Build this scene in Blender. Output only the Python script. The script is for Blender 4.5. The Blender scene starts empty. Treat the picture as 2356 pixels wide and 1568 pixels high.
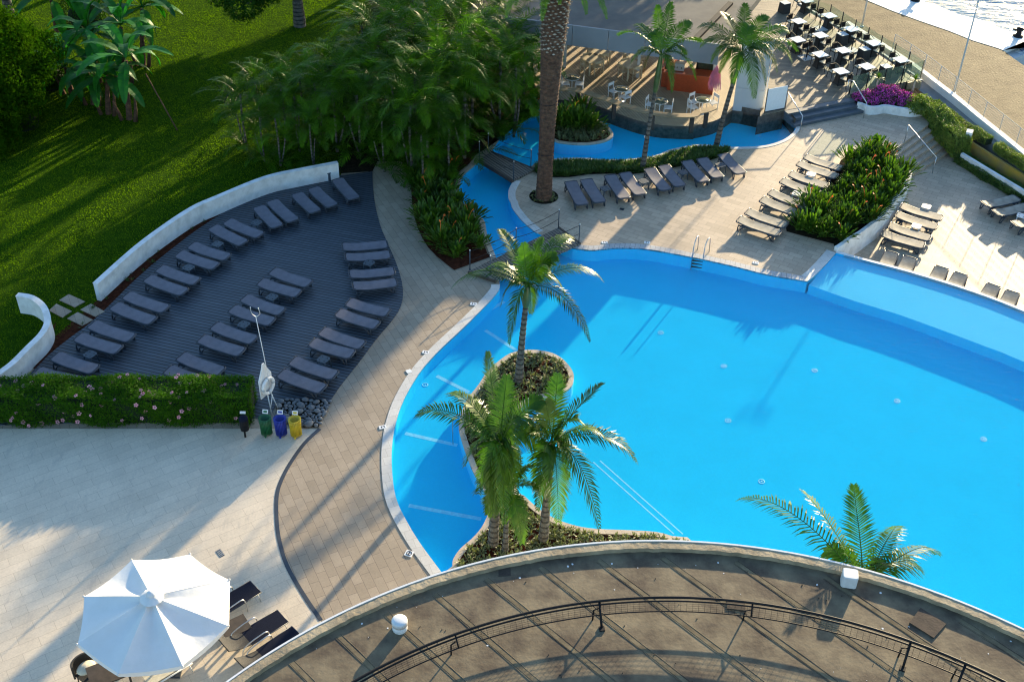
import bpy, math, random
import numpy as np
from mathutils import Vector, Matrix
from mathutils.geometry import tessellate_polygon
random.seed(7); RNG = np.random.default_rng(7)
S = bpy.context.scene
COL = S.collection
R = math.radians
# ------------------------------------------------------------------ camera
CAMZ = 29.0; FPX = 2750.0; PITCH = R(38.0); ROLL = R(1.3)
FW = np.array([0, math.cos(PITCH), -math.sin(PITCH)]); _r = np.array([1., 0, 0]); _u = np.cross(_r, FW)
RT = math.cos(ROLL)*_r + math.sin(ROLL)*_u; UP = math.cos(ROLL)*_u - math.sin(ROLL)*_r
cam = bpy.data.objects.new('camera', bpy.data.cameras.new('camera')); COL.objects.link(cam)
cam.matrix_world = Matrix(((RT[0], UP[0], -FW[0], 0), (RT[1], UP[1], -FW[1], 0), (RT[2], UP[2], -FW[2], CAMZ), (0, 0, 0, 1)))
cam.data.sensor_width = 36; cam.data.lens = FPX/2356*36; cam.data.clip_end = 3000; cam.data.clip_start = .5
S.camera = cam
# ------------------------------------------------------------------ light
SUN_AZ, SUN_EL = 61.0, 11.5
w = bpy.data.worlds.new('World'); S.world = w; w.use_nodes = True
nt = w.node_tree; bg = nt.nodes['Background']
sky = nt.nodes.new('ShaderNodeTexSky'); sky.sky_type = 'NISHITA'; sky.sun_disc = False
sky.sun_elevation = R(SUN_EL); sky.sun_rotation = R(90-SUN_AZ); sky.air_density = 1.0; sky.dust_density = .6; sky.ozone_density = 2.0
hsv = nt.nodes.new('ShaderNodeHueSaturation'); hsv.inputs['Saturation'].default_value = 1.12; nt.links.new(sky.outputs[0], hsv.inputs['Color'])
nt.links.new(hsv.outputs[0], bg.inputs[0]); bg.inputs[1].default_value = 0.15
sl = bpy.data.lights.new('sun', 'SUN'); sl.energy = 5.0; sl.angle = R(0.6); sl.color = (1, .80, .50)
so = bpy.data.objects.new('sun', sl); COL.objects.link(so)
SD = Vector((math.cos(R(SUN_EL))*math.cos(R(SUN_AZ)), math.cos(R(SUN_EL))*math.sin(R(SUN_AZ)), math.sin(R(SUN_EL))))
so.rotation_euler = SD.to_track_quat('Z', 'Y').to_euler()
S.view_settings.view_transform = 'Standard'; S.view_settings.look = 'None'
S.cycles.filter_width = 1.15
S.view_settings.exposure = 1.4; S.view_settings.gamma = 1

# ------------------------------------------------------------------ helpers
def at(x, y, z=0.0):
    r = FW*FPX + RT*(x-1178) + UP*(784-y); t = (z-CAMZ)/r[2]
    return Vector((float(r[0]*t), float(r[1]*t), float(z)))
OFF = dict(A=(0, 0, 2.356), B=(1000, 0, 2.356), C=(1957, 0, 2.356), D=(0, 656, 2.356), E=(1000, 656, 2.356), G=(1957, 656, 2.356),
           I=(0, 1312, 2.356), J=(1000, 1312, 2.356), K=(1957, 1312, 2.356), N=(2200, 0, 4.712), P=(1600, 0, 3.6246),
           Q=(2400, 180, 4.23), T=(2480, 0, 4.939), U=(700, 1050, 6.819), V=(580, 1640, 4.782), W=(1300, 560, 5.227),
           X=(180, 1850, 5.89), Y=(2650, 520, 4.127), Z=(1560, 1680, 5.445))
def d(k, x, y):
    if k == '.': return (x, y)
    ox, oy, s = OFF[k]; return ((ox+x/s)*.7968, (oy+y/s)*.7968)
def w3(k, x, y, z=0.0): return at(*d(k, x, y), z)
def wl(k, pts, z=0.0): return [w3(k, x, y, z) for x, y in pts]
def flat(p): return Vector((p[0], p[1], 0))
def smooth(pts, k=4):
    P = [Vector(p) for p in pts]; out = []
    for i in range(len(P)-1):
        a = P[max(i-1, 0)]; b = P[i]; c = P[i+1]; e = P[min(i+2, len(P)-1)]
        for j in range(k):
            t = j/k
            out.append(.5*((2*b)+(c-a)*t+(2*a-5*b+4*c-e)*t*t+(3*b-a-3*c+e)*t**3))
    out.append(P[-1]); return out
def offs(pts, dist):
    out = []; n = len(pts)
    for i, p in enumerate(pts):
        a = pts[max(i-1, 0)]; b = pts[min(i+1, n-1)]; t = Vector((b[0]-a[0], b[1]-a[1], 0)); t.normalize()
        out.append(Vector((p[0]-t.y*dist, p[1]+t.x*dist, p[2])))
    return out
def resample(pts, step):
    out = [Vector(pts[0])]; acc = 0
    for a, b in zip(pts[:-1], pts[1:]):
        a = Vector(a); b = Vector(b); L = (b-a).length
        s = step-acc
        while s <= L and L > 0:
            out.append(a.lerp(b, s/L)); s += step
        acc = L-(s-step)
    return out
class MB:
    def __init__(s): s.v = []; s.f = []; s.m = []; s.sm = []
    def add(s, vs, fs, mi=0, sm=False):
        o = len(s.v); s.v += [tuple(v) for v in vs]
        for f in fs: s.f.append(tuple(i+o for i in f)); s.m.append(mi); s.sm.append(sm)
        return s
    def obox(s, c, dx, dy, dz, rot=0, mi=0, tilt=None):
        M = Matrix.Rotation(rot, 3, 'Z')
        if tilt is not None: M = M @ tilt
        vs = [Vector(c)+M @ Vector((x*dx/2, y*dy/2, z*dz/2)) for x in (-1, 1) for y in (-1, 1) for z in (-1, 1)]
        return s.add(vs, [(0, 1, 3, 2), (4, 6, 7, 5), (0, 4, 5, 1), (2, 3, 7, 6), (0, 2, 6, 4), (1, 5, 7, 3)], mi)
    def tube(s, pts, r, n=6, mi=0, cap=True, sm=True):
        P = [Vector(p) for p in pts]; rs = r if isinstance(r, (list, tuple)) else [r]*len(P)
        vs = []; ref = None
        for i, p in enumerate(P):
            t = (P[min(i+1, len(P)-1)]-P[max(i-1, 0)]).normalized()
            if ref is None:
                ref = t.orthogonal().normalized()
            a = (ref-t*ref.dot(t)); a = a.normalized() if a.length > 1e-6 else t.orthogonal().normalized(); ref = a
            b = t.cross(a)
            for j in range(n):
                g = 2*math.pi*j/n; vs.append(p+(a*math.cos(g)+b*math.sin(g))*rs[i])
        fs = [(i*n+j, i*n+(j+1) % n, (i+1)*n+(j+1) % n, (i+1)*n+j) for i in range(len(P)-1) for j in range(n)]
        s.add(vs, fs, mi, sm)
        if cap:
            o = len(s.v)-len(vs)
            s.f.append(tuple(o+j for j in reversed(range(n)))); s.m.append(mi); s.sm.append(False)
            s.f.append(tuple(o+(len(P)-1)*n+j for j in range(n))); s.m.append(mi); s.sm.append(False)
        return s
    def lathe(s, c, prof, n=24, mi=0, sm=True, sx=1, sy=1):
        vs = []; c = Vector(c)
        for r, z in prof:
            for j in range(n):
                g = 2*math.pi*j/n; vs.append(c+Vector((r*math.cos(g)*sx, r*math.sin(g)*sy, z)))
        fs = [(i*n+j, i*n+(j+1) % n, (i+1)*n+(j+1) % n, (i+1)*n+j) for i in range(len(prof)-1) for j in range(n)]
        s.add(vs, fs, mi, sm); return s
    def poly(s, pts, z, mi=0):
        P = [Vector((p[0], p[1], 0)) for p in pts]
        tr = tessellate_polygon([P]); vs = [(p.x, p.y, z) for p in P]; fs = []
        for a, b, c in tr:
            n = (P[b]-P[a]).cross(P[c]-P[a])
            fs.append((a, b, c) if n.z > 0 else (a, c, b))
        return s.add(vs, fs, mi)
    def wall(s, pts, z0, z1, closed=False, mi=0, sm=False):
        n = len(pts); vs = [(p[0], p[1], z0) for p in pts]+[(p[0], p[1], z1) for p in pts]
        fs = [(i, (i+1) % n, n+(i+1) % n, n+i) for i in range(n if closed else n-1)]
        return s.add(vs, fs, mi, sm)
    def prism(s, pts, z0, z1, mi=0, bottom=False):
        s.poly(pts, z1, mi); s.wall(pts, z0, z1, True, mi)
        if bottom: s.poly(pts, z0, mi)
        return s
    def strip(s, pts, w_, z0, z1, mi=0, side=0):
        a = offs(pts, w_*(.5+side*.5)); b = offs(pts, -w_*(.5-side*.5)); n = len(pts)
        vs = [(p[0], p[1], z1) for p in a]+[(p[0], p[1], z1) for p in b]+[(p[0], p[1], z0) for p in a]+[(p[0], p[1], z0) for p in b]
        fs = []
        for i in range(n-1):
            fs += [(n+i, n+i+1, i+1, i), (i, i+1, 2*n+i+1, 2*n+i), (3*n+i, 3*n+i+1, n+i+1, n+i)]
        fs += [(0, 2*n, 3*n, n), (n-1, 2*n-1, 4*n-1, 3*n-1)]
        return s.add(vs, fs, mi)
    def build(s, name, mats, parent=None, loc=None):
        me = bpy.data.meshes.new(name); me.from_pydata(s.v, [], s.f)
        mats = mats if isinstance(mats, (list, tuple)) else [mats]
        for m_ in mats: me.materials.append(m_)
        me.polygons.foreach_set('material_index', s.m); me.polygons.foreach_set('use_smooth', s.sm); me.update()
        o = bpy.data.objects.new(name, me); COL.objects.link(o)
        if parent: o.parent = parent
        if loc is not None: o.location = loc
        return o
def npmesh(name, V, quads, tris, mat, parent=None, loc=None, smooth_=False):
    me = bpy.data.meshes.new(name); V = np.asarray(V, np.float32)
    quads = np.asarray(quads, np.int32).reshape(-1, 4); tris = np.asarray(tris, np.int32).reshape(-1, 3)
    me.vertices.add(len(V)); me.vertices.foreach_set('co', V.ravel())
    loops = np.concatenate([quads.ravel(), tris.ravel()]); me.loops.add(len(loops)); me.loops.foreach_set('vertex_index', loops)
    nq, nt_ = len(quads), len(tris); me.polygons.add(nq+nt_)
    st = np.concatenate([np.arange(nq)*4, nq*4+np.arange(nt_)*3]).astype(np.int32)
    me.polygons.foreach_set('loop_start', st)
    me.polygons.foreach_set('loop_total', np.concatenate([np.full(nq, 4), np.full(nt_, 3)]).astype(np.int32))
    me.polygons.foreach_set('use_smooth', np.full(nq+nt_, smooth_)); me.materials.append(mat); me.update(calc_edges=True); me.validate()
    o = bpy.data.objects.new(name, me); COL.objects.link(o)
    if parent: o.parent = parent
    if loc is not None: o.location = loc
    return o
def empty(name, loc=(0, 0, 0), rz=0):
    o = bpy.data.objects.new(name, None); COL.objects.link(o); o.location = loc; o.rotation_euler = (0, 0, rz); o.empty_display_size = .2
    return o
def tag(o, label=None, cat=None, group=None, kind=None):
    if label: o['label'] = label
    if cat: o['category'] = cat
    if group: o['group'] = group
    if kind: o['kind'] = kind
    return o
def thing(name, label, cat, loc=(0, 0, 0), rz=0, group=None): return tag(empty(name, loc, rz), label, cat, group)
def dup(o, loc, rz=0, label=None, group=None, parent=None, scale=None):
    c = o.copy(); COL.objects.link(c); c.location = loc; c.rotation_euler = (0, 0, rz)
    if scale: c.scale = (scale,)*3
    if label: c['label'] = label
    if group: c['group'] = group
    for ch in CH.get(o.name, []):
        k = ch.copy(); COL.objects.link(k); k.parent = c
        for g in CH.get(ch.name, []):
            q = g.copy(); COL.objects.link(q); q.parent = k
    return c
CH = {}
def index_children(o):
    CH[o.name] = list(o.children)
    for c in o.children: CH[c.name] = list(c.children)
def ordn(i): return ['first', 'second', 'third', 'fourth', 'fifth', 'sixth', 'seventh', 'eighth', 'ninth', 'tenth', 'eleventh', 'twelfth', 'thirteenth', 'fourteenth', 'fifteenth', 'sixteenth', 'seventeenth', 'eighteenth'][i]

# ------------------------------------------------------------------ materials
def srgb(r, g, b): return tuple(((c/255)/12.92 if c <= 10 else (((c/255)+.055)/1.055)**2.4) for c in (r, g, b))+(1,)
def newmat(name):
    m = bpy.data.materials.new(name); m.use_nodes = True; t = m.node_tree; return m, t, t.nodes['Principled BSDF']
def N(t, kind, **kw):
    n = t.nodes.new(kind)
    for k, v in kw.items():
        if k in n.inputs: n.inputs[k].default_value = v
        else: setattr(n, k, v)
    return n
def coords(t, scale=(1, 1, 1), rot=0, world=True):
    g = N(t, 'ShaderNodeNewGeometry') if world else N(t, 'ShaderNodeTexCoord')
    mp = N(t, 'ShaderNodeMapping'); mp.inputs['Rotation'].default_value[2] = rot; mp.inputs['Scale'].default_value = scale
    t.links.new(g.outputs['Position' if world else 'Object'], mp.inputs[0]); return mp.outputs[0]
def ramp(t, fac, stops):
    r = N(t, 'ShaderNodeValToRGB'); e = r.color_ramp.elements
    while len(e) < len(stops): e.new(.5)
    for i, (p, c) in enumerate(stops): e[i].position = p; e[i].color = c if len(c) == 4 else tuple(c)+(1,)
    t.links.new(fac, r.inputs[0]); return r.outputs[0]
def bump(t, h, b, strength=.3, dist=.02):
    n = N(t, 'ShaderNodeBump', Strength=strength, Distance=dist); t.links.new(h, n.inputs['Height']); t.links.new(n.outputs[0], b.inputs['Normal'])
def noisy(name, c1, c2, scale=3, rough=.7, bstr=.2, bscale=None, detail=6, world=True, metal=0, bdist=.01, contrast=(.35, .65)):
    m, t, b = newmat(name); co = coords(t, world=world)
    n = N(t, 'ShaderNodeTexNoise', Scale=scale, Detail=detail, Roughness=.6); t.links.new(co, n.inputs[0])
    t.links.new(ramp(t, n.outputs[0], [(contrast[0], c1), (contrast[1], c2)]), b.inputs['Base Color'])
    b.inputs['Roughness'].default_value = rough; b.inputs['Metallic'].default_value = metal
    n2 = N(t, 'ShaderNodeTexNoise', Scale=bscale or scale*6, Detail=4); t.links.new(co, n2.inputs[0]); bump(t, n2.outputs[0], b, bstr, bdist)
    return m
def mixc(t, a, b, f, mode='MULTIPLY'):
    n = N(t, 'ShaderNodeMix', data_type='RGBA', blend_type=mode)
    for s, v in ((0, f), (6, a), (7, b)):
        if hasattr(v, 'links') or hasattr(v, 'node'): t.links.new(v, n.inputs[s])
        else: n.inputs[s].default_value = v
    return n.outputs[2]
def tiles(name, c1, c2, mortar, rot, bw, rh, msize=.012, rough=.6, stain=None, offset=.5, var=.3, bigdirt=.3):
    m, t, b = newmat(name); co = coords(t, rot=-rot)
    br = N(t, 'ShaderNodeTexBrick', Scale=1.0, Color1=c1, Color2=c2, Mortar=mortar); br.inputs['Brick Width'].default_value = bw; br.inputs['Row Height'].default_value = rh
    br.inputs['Mortar Size'].default_value = msize; br.inputs['Mortar Smooth'].default_value = .3; br.offset = offset; br.inputs['Bias'].default_value = 0
    t.links.new(co, br.inputs[0])
    n = N(t, 'ShaderNodeTexNoise', Scale=.55, Detail=8, Roughness=.65); t.links.new(co, n.inputs[0])
    c = mixc(t, br.outputs[0], ramp(t, n.outputs[0], [(.3, (1-bigdirt, 1-bigdirt, 1-bigdirt)), (.7, (1, 1, 1))]), 1.0)
    n2 = N(t, 'ShaderNodeTexNoise', Scale=14, Detail=6, Roughness=.7); t.links.new(co, n2.inputs[0])
    c = mixc(t, c, ramp(t, n2.outputs[0], [(.3, (1-var,)*3), (.7, (1, 1, 1))]), 1.0)
    if stain:
        n3 = N(t, 'ShaderNodeTexNoise', Scale=1.6, Detail=9, Roughness=.75); t.links.new(coords(t, scale=(1, .35, 1), rot=-rot), n3.inputs[0])
        f = ramp(t, n3.outputs[0], [(.56, (0, 0, 0)), (.68, (1, 1, 1))]); c = mixc(t, c, stain, f, 'MIX')
    t.links.new(c, b.inputs['Base Color']); b.inputs['Roughness'].default_value = rough
    bump(t, br.outputs['Fac'], b, .25, -.006)
    return m
def planks(name, c1, c2, gap, rot, pw=.145, rough=.55, length=3.2, gapsize=.02):
    m, t, b = newmat(name); co = coords(t, rot=-rot)
    br = N(t, 'ShaderNodeTexBrick', Scale=1.0, Color1=c1, Color2=c2, Mortar=gap); br.inputs['Brick Width'].default_value = length; br.inputs['Row Height'].default_value = pw
    br.inputs['Mortar Size'].default_value = gapsize; br.inputs['Mortar Smooth'].default_value = .1; br.offset = .37
    t.links.new(co, br.inputs[0])
    n = N(t, 'ShaderNodeTexNoise', Scale=1.0, Detail=8, Roughness=.7); t.links.new(coords(t, scale=(.8, 9, 1), rot=-rot), n.inputs[0])
    c = mixc(t, br.outputs[0], ramp(t, n.outputs[0], [(.3, (.55, .55, .55)), (.7, (1.15, 1.12, 1.1))]), 1.0)
    t.links.new(c, b.inputs['Base Color']); b.inputs['Roughness'].default_value = rough; bump(t, br.outputs['Fac'], b, .6, -.012)
    return m
def leafmat(name, c1, c2, trans=.35, rough=.45, scale=1.2, tint=(1.25, 1.5, .4), spec=.35):
    m, t, b = newmat(name); oi = N(t, 'ShaderNodeObjectInfo')
    n = N(t, 'ShaderNodeTexNoise', Scale=scale, Detail=5, Roughness=.7); t.links.new(coords(t), n.inputs[0])
    c = ramp(t, n.outputs[0], [(.33, c1), (.67, c2)])
    v = N(t, 'ShaderNodeMapRange'); v.inputs[3].default_value = .65; v.inputs[4].default_value = 1.35; t.links.new(oi.outputs['Random'], v.inputs[0])
    hs = N(t, 'ShaderNodeHueSaturation'); t.links.new(c, hs.inputs['Color']); t.links.new(v.outputs[0], hs.inputs['Value'])
    t.links.new(hs.outputs[0], b.inputs['Base Color']); b.inputs['Roughness'].default_value = rough
    b.inputs['Specular IOR Level'].default_value = spec
    tr = N(t, 'ShaderNodeBsdfTranslucent'); t.links.new(mixc(t, hs.outputs[0], tint+(1,), 1.0), tr.inputs[0])
    mx = N(t, 'ShaderNodeMixShader'); mx.inputs[0].default_value = trans
    t.links.new(b.outputs[0], mx.inputs[1]); t.links.new(tr.outputs[0], mx.inputs[2]); t.links.new(mx.outputs[0], t.nodes['Material Output'].inputs[0])
    return m
def plain(name, c, rough=.5, metal=0, spec=.5, var=.12, scale=9):
    m = noisy(name, tuple(x*(1-var) for x in c[:3])+(1,), tuple(min(1, x*(1+var)) for x in c[:3])+(1,), scale=scale, rough=rough, bstr=.08, metal=metal, world=False)
    m.node_tree.nodes['Principled BSDF'].inputs['Specular IOR Level'].default_value = spec; return m

M = {}
M['pave'] = tiles('travertine_paving', (.48, .37, .26, 1), (.62, .48, .34, 1), (.26, .19, .13, 1), R(-30), .62, .3, .008, .55, stain=None, var=.22, bigdirt=.22)
M['path'] = tiles('path_paving', (.38, .30, .21, 1), (.47, .375, .27, 1), (.20, .15, .11, 1), R(-64), .62, .31, .008, .6, stain=(.30, .24, .18, 1), var=.2, bigdirt=.25)
M['pale'] = tiles('limestone_paving', (.76, .645, .49, 1), (.84, .71, .54, 1), (.52, .42, .31, 1), R(33), 1.1, .36, .006, .55, stain=(.50, .43, .34, 1), var=.2, bigdirt=.22)
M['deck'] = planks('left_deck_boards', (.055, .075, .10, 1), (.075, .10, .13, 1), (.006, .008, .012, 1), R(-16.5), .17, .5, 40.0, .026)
M['deck2'] = planks('cafe_deck_boards', (.20, .16, .105, 1), (.28, .225, .15, 1), (.045, .034, .024, 1), R(-15), .145, .6, 30, .012)
M['deck3'] = planks('bar_deck_boards', (.46, .36, .22, 1), (.58, .46, .29, 1), (.10, .07, .04, 1), R(-68), .145, .55, 30, .012)
M['bridge'] = planks('bridge_boards', (.16, .145, .12, 1), (.23, .2, .16, 1), (.02, .02, .02, 1), R(-52), .15, .7, 3, .02)
M['lawn'] = noisy('lawn_turf', (.02, .06, .003, 1), (.045, .10, .005, 1), scale=2.2, rough=1.0, bstr=1.0, bscale=26, bdist=.12, detail=10)
M['blade'] = leafmat('grass_blades', (.09, .17, .004, 1), (.16, .25, .008, 1), .5, .8, 2, spec=.0)
M['soil'] = noisy('red_soil', (.035, .012, .008, 1), (.085, .03, .016, 1), scale=6, rough=.95, bstr=.8, bscale=30, bdist=.05)
M['dsoil'] = noisy('dark_mulch', (.012, .012, .008, 1), (.04, .03, .018, 1), scale=5, rough=.95, bstr=.8, bscale=24, bdist=.06)
M['white'] = noisy('white_render', (.58, .58, .55, 1), (.78, .78, .76, 1), scale=2.4, rough=.75, bstr=.1, contrast=(.3, .6))
M['coping'] = tiles('coping_stone', (.62, .6, .56, 1), (.7, .68, .63, 1), (.42, .4, .36, 1), R(20), .4, .4, .006, .5, var=.12, bigdirt=.12)
M['coping2'] = tiles('sand_coping', (.56, .46, .34, 1), (.64, .53, .4, 1), (.34, .27, .2, 1), R(20), .5, .5, .008, .55, var=.18, bigdirt=.15)
M['mosaic'] = tiles('pool_edge_mosaic', (.66, .68, .7, 1), (.55, .58, .6, 1), (.25, .26, .27, 1), R(-12), .22, .07, .012, .5, offset=0)
M['pfloor'] = tiles('pool_floor', (.03, .66, 1.0, 1), (.034, .68, 1.0, 1), (.03, .63, 1.0, 1), R(-20), .06, .06, .003, .5, var=.05, bigdirt=.06, offset=0)
M['pshelf'] = tiles('pool_shelf', (.17, .72, 1.0, 1), (.18, .74, 1.0, 1), (.16, .69, .98, 1), R(-20), .06, .06, .003, .5, var=.04, bigdirt=.05, offset=0)
for k_ in ('pfloor', 'pshelf'): M[k_].node_tree.nodes['Principled BSDF'].inputs['Specular IOR Level'].default_value = 0
M['pstripe'] = plain('pool_stripe', (.30, .74, 1.0), .5)
M['asph'] = noisy('walkway_asphalt', (.20, .20, .19, 1), (.28, .27, .26, 1), scale=1.2, rough=.8, bstr=.4, bscale=40)
M['quay'] = noisy('quay_gravel', (.10, .073, .036, 1), (.19, .145, .075, 1), scale=1.1, rough=.75, bstr=.6, bscale=9, bdist=.04, detail=12); M['quay'].node_tree.nodes['Principled BSDF'].inputs['Specular IOR Level'].default_value = .12
M['quayw'] = noisy('quay_concrete', (.80, .78, .72, 1), (.9, .88, .84, 1), scale=.8, rough=.7, bstr=.6, bscale=6, bdist=.03)
M['roof'] = noisy('roof_felt', (.075, .052, .032, 1), (.205, .16, .095, 1), scale=1.0, rough=.8, bstr=.35, bscale=9, bdist=.02, detail=12, contrast=(.38, .62))
M['roofdark'] = noisy('roof_patch_felt', (.05, .036, .026, 1), (.085, .06, .042, 1), scale=3, rough=.9, bstr=.5)
M['parapet'] = noisy('parapet_stone', (.24, .19, .12, 1), (.42, .34, .22, 1), scale=2.2, rough=.85, bstr=.6, bscale=12, bdist=.03)
M['black'] = plain('black_metal', (.010, .010, .012), .55, spec=.2); M['fascia'] = noisy('fascia_grey', (.19, .21, .23, 1), (.23, .25, .27, 1), scale=.7, rough=.6, bstr=.05)
M['steel'] = plain('brushed_steel', (.6, .6, .6), .28, metal=.9, var=.05)
M['lframe'] = plain('lounger_frame', (.035, .045, .06), .45)
M['lfab'] = noisy('lounger_fabric', (.12, .12, .145, 1), (.16, .155, .185, 1), scale=3.5, rough=.75, bstr=.25, bscale=40, world=False)  # lounger fabric with its darker bluish shade tone put into the colour
M['lfab2'] = noisy('sunlit_tone_fabric', (.17, .155, .125, 1), (.33, .30, .24, 1), scale=2.4, rough=.7, bstr=.4, bscale=12, world=False)  # lounger fabric with its lighter sunlit tone put into the colour
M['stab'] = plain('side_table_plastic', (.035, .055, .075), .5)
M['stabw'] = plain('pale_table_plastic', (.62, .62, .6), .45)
M['umb'] = noisy('canvas_white', (.76, .75, .71, 1), (.81, .80, .77, 1), scale=1.5, rough=.8, bstr=.3, bscale=5, bdist=.03)
M['plw'] = plain('white_plastic', (.72, .72, .7), .35, var=.06)
M['cream'] = plain('cream_lacquer', (.55, .48, .33), .45)
M['panel'] = noisy('grey_cladding', (.42, .45, .46, 1), (.47, .5, .51, 1), scale=.7, rough=.6, bstr=.05)
M['roofb'] = noisy('pavilion_roof', (.085, .085, .08, 1), (.125, .12, .105, 1), scale=1.2, rough=.85, bstr=.3)  # shade over the roof is partly put into this dark colour
M['orange'] = plain('orange_lacquer', (.34, .055, .014), .35)
M['wood'] = planks('counter_wood', (.36, .26, .14, 1), (.44, .32, .18, 1), (.2, .13, .07, 1), R(-15), .3, .5, 1.2, .008)
M['dwood'] = noisy('dark_timber', (.04, .03, .022, 1), (.075, .055, .04, 1), scale=4, rough=.7)
M['wicker'] = noisy('dark_wicker', (.018, .018, .018, 1), (.045, .043, .04, 1), scale=60, rough=.7, bstr=.7, bscale=90, world=False)
M['ttop'] = plain('table_top_white', (.82, .83, .82), .3, var=.03)
M['cush'] = plain('cream_cushion', (.6, .55, .42), .8)
M['step'] = noisy('step_slate', (.07, .085, .10, 1), (.10, .12, .14, 1), scale=2, rough=.6)
M['bark'] = noisy('palm_bark', (.07, .062, .052, 1), (.17, .155, .13, 1), scale=7, rough=.9, bstr=1, bscale=14, bdist=.05, world=False)
_m = M['bark']; _t = _m.node_tree; _b = _t.nodes['Principled BSDF']; _src = _b.inputs['Base Color'].links[0].from_socket
_w = N(_t, 'ShaderNodeTexWave', Scale=1.35, Distortion=1.5, bands_direction='Z'); _w.inputs['Detail'].default_value = 3; _t.links.new(coords(_t, world=False), _w.inputs[0])
_t.links.new(mixc(_t, _src, ramp(_t, _w.outputs[1], [(.1, (.35, .35, .35)), (.45, (1, 1, 1))]), 1.0), _b.inputs['Base Color'])
M['canary'] = noisy('fibrous_trunk', (.05, .024, .014, 1), (.15, .075, .042, 1), scale=7, rough=.95, bstr=1, bscale=16, bdist=.08, world=False)
M['scar'] = noisy('leaf_base_grey', (.16, .12, .08, 1), (.52, .45, .36, 1), scale=6, rough=.9, world=False)
M['shaft'] = plain('crownshaft_green', (.07, .11, .03), .4, var=.3, scale=3)
M['rachis'] = plain('frond_rib', (.36, .38, .12), .5)
M['frond'] = leafmat('king_palm_leaf', (.022, .075, .004, 1), (.075, .16, .007, 1), .28, .38, 2.2, spec=.3)
M['areca'] = leafmat('areca_leaf', (.008, .042, .002, 1), (.085, .20, .005, 1), .34, .42, 1.1, spec=.12)
M['banana'] = leafmat('banana_leaf', (.008, .10, .010, 1), (.03, .19, .018, 1), .35, .5, .8, spec=.25)
M['strel'] = leafmat('strelitzia_leaf', (.022, .075, .008, 1), (.10, .17, .014, 1), .32, .4, 2.5, spec=.3)
M['hedge'] = leafmat('hedge_leaf', (.03, .115, .003, 1), (.085, .21, .006, 1), .35, .6, 3.5, spec=.12)
M['gold'] = leafmat('golden_hedge_leaf', (.07, .13, .012, 1), (.2, .24, .04, 1), .3, .5, 2)
M['tree'] = leafmat('tree_leaf', (.012, .05, .004, 1), (.035, .10, .006, 1), .3, .6, 1, spec=.12)
M['conifer'] = leafmat('conifer_leaf', (.010, .05, .002, 1), (.05, .11, .004, 1), .3, .8, 1.4, spec=.0)
M['variegated'] = leafmat('variegated_leaf', (.05, .085, .025, 1), (.30, .30, .14, 1), .2, .5, 14)
M['liriope'] = leafmat('strap_leaf', (.03, .085, .012, 1), (.13, .19, .04, 1), .3, .5, 2)
M['petal'] = leafmat('orange_petal', (.75, .12, .02, 1), (.85, .28, .04, 1), .2, .5, 9, (1, .8, .6))
M['pink'] = leafmat('pink_petal', (.75, .28, .38, 1), (.85, .45, .5, 1), .2, .5, 9, (1, .7, .8))
M['magenta'] = leafmat('magenta_bract', (.45, .02, .30, 1), (.68, .12, .50, 1), .3, .5, 4, (1, .5, .9))
M['stone'] = noisy('river_stone', (.10, .11, .12, 1), (.2, .2, .2, 1), scale=2.5, rough=.6, world=True)
M['yellowwall'] = noisy('stained_wall', (.42, .27, .03, 1), (.30, .2, .07, 1), scale=1.6, rough=.8, bstr=.3)
M['btile'] = noisy('brown_pool_tiles', (.07, .05, .035, 1), (.17, .125, .09, 1), scale=5, rough=.5); M['seamfelt'] = noisy('seam_felt', (.12, .092, .055, 1), (.22, .175, .105, 1), scale=3, rough=.85); M['seamfelt'].node_tree.nodes['Principled BSDF'].inputs['Specular IOR Level'].default_value = .2
for k_ in ('lawn', 'soil', 'dsoil'): M[k_].node_tree.nodes['Principled BSDF'].inputs['Specular IOR Level'].default_value = .02
M['dark'] = plain('dark_void', (.01, .01, .012), .9)
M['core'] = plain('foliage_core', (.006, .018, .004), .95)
def glass(name, c, op, rough=.02):
    m, t, b = newmat(name); b.inputs['Base Color'].default_value = c; b.inputs['Roughness'].default_value = rough
    tp = N(t, 'ShaderNodeBsdfTransparent'); tp.inputs[0].default_value = (.93, .98, .95, 1); mx = N(t, 'ShaderNodeMixShader'); fr = N(t, 'ShaderNodeFresnel'); fr.inputs[0].default_value = 1.4
    ad = N(t, 'ShaderNodeMath', operation='ADD'); ad.inputs[1].default_value = op; hf = N(t, 'ShaderNodeMath', operation='MULTIPLY'); hf.inputs[1].default_value = .3; t.links.new(fr.outputs[0], hf.inputs[0]); t.links.new(hf.outputs[0], ad.inputs[0])
    t.links.new(ad.outputs[0], mx.inputs[0]); t.links.new(tp.outputs[0], mx.inputs[1]); t.links.new(b.outputs[0], mx.inputs[2]); t.links.new(mx.outputs[0], t.nodes['Material Output'].inputs[0]); return m
M['glass'] = glass('glass_panel', (.22, .30, .24, 1), .01)
M['tglass'] = glass('smoked_glass', (.10, .12, .08, 1), .55, .1)
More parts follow.
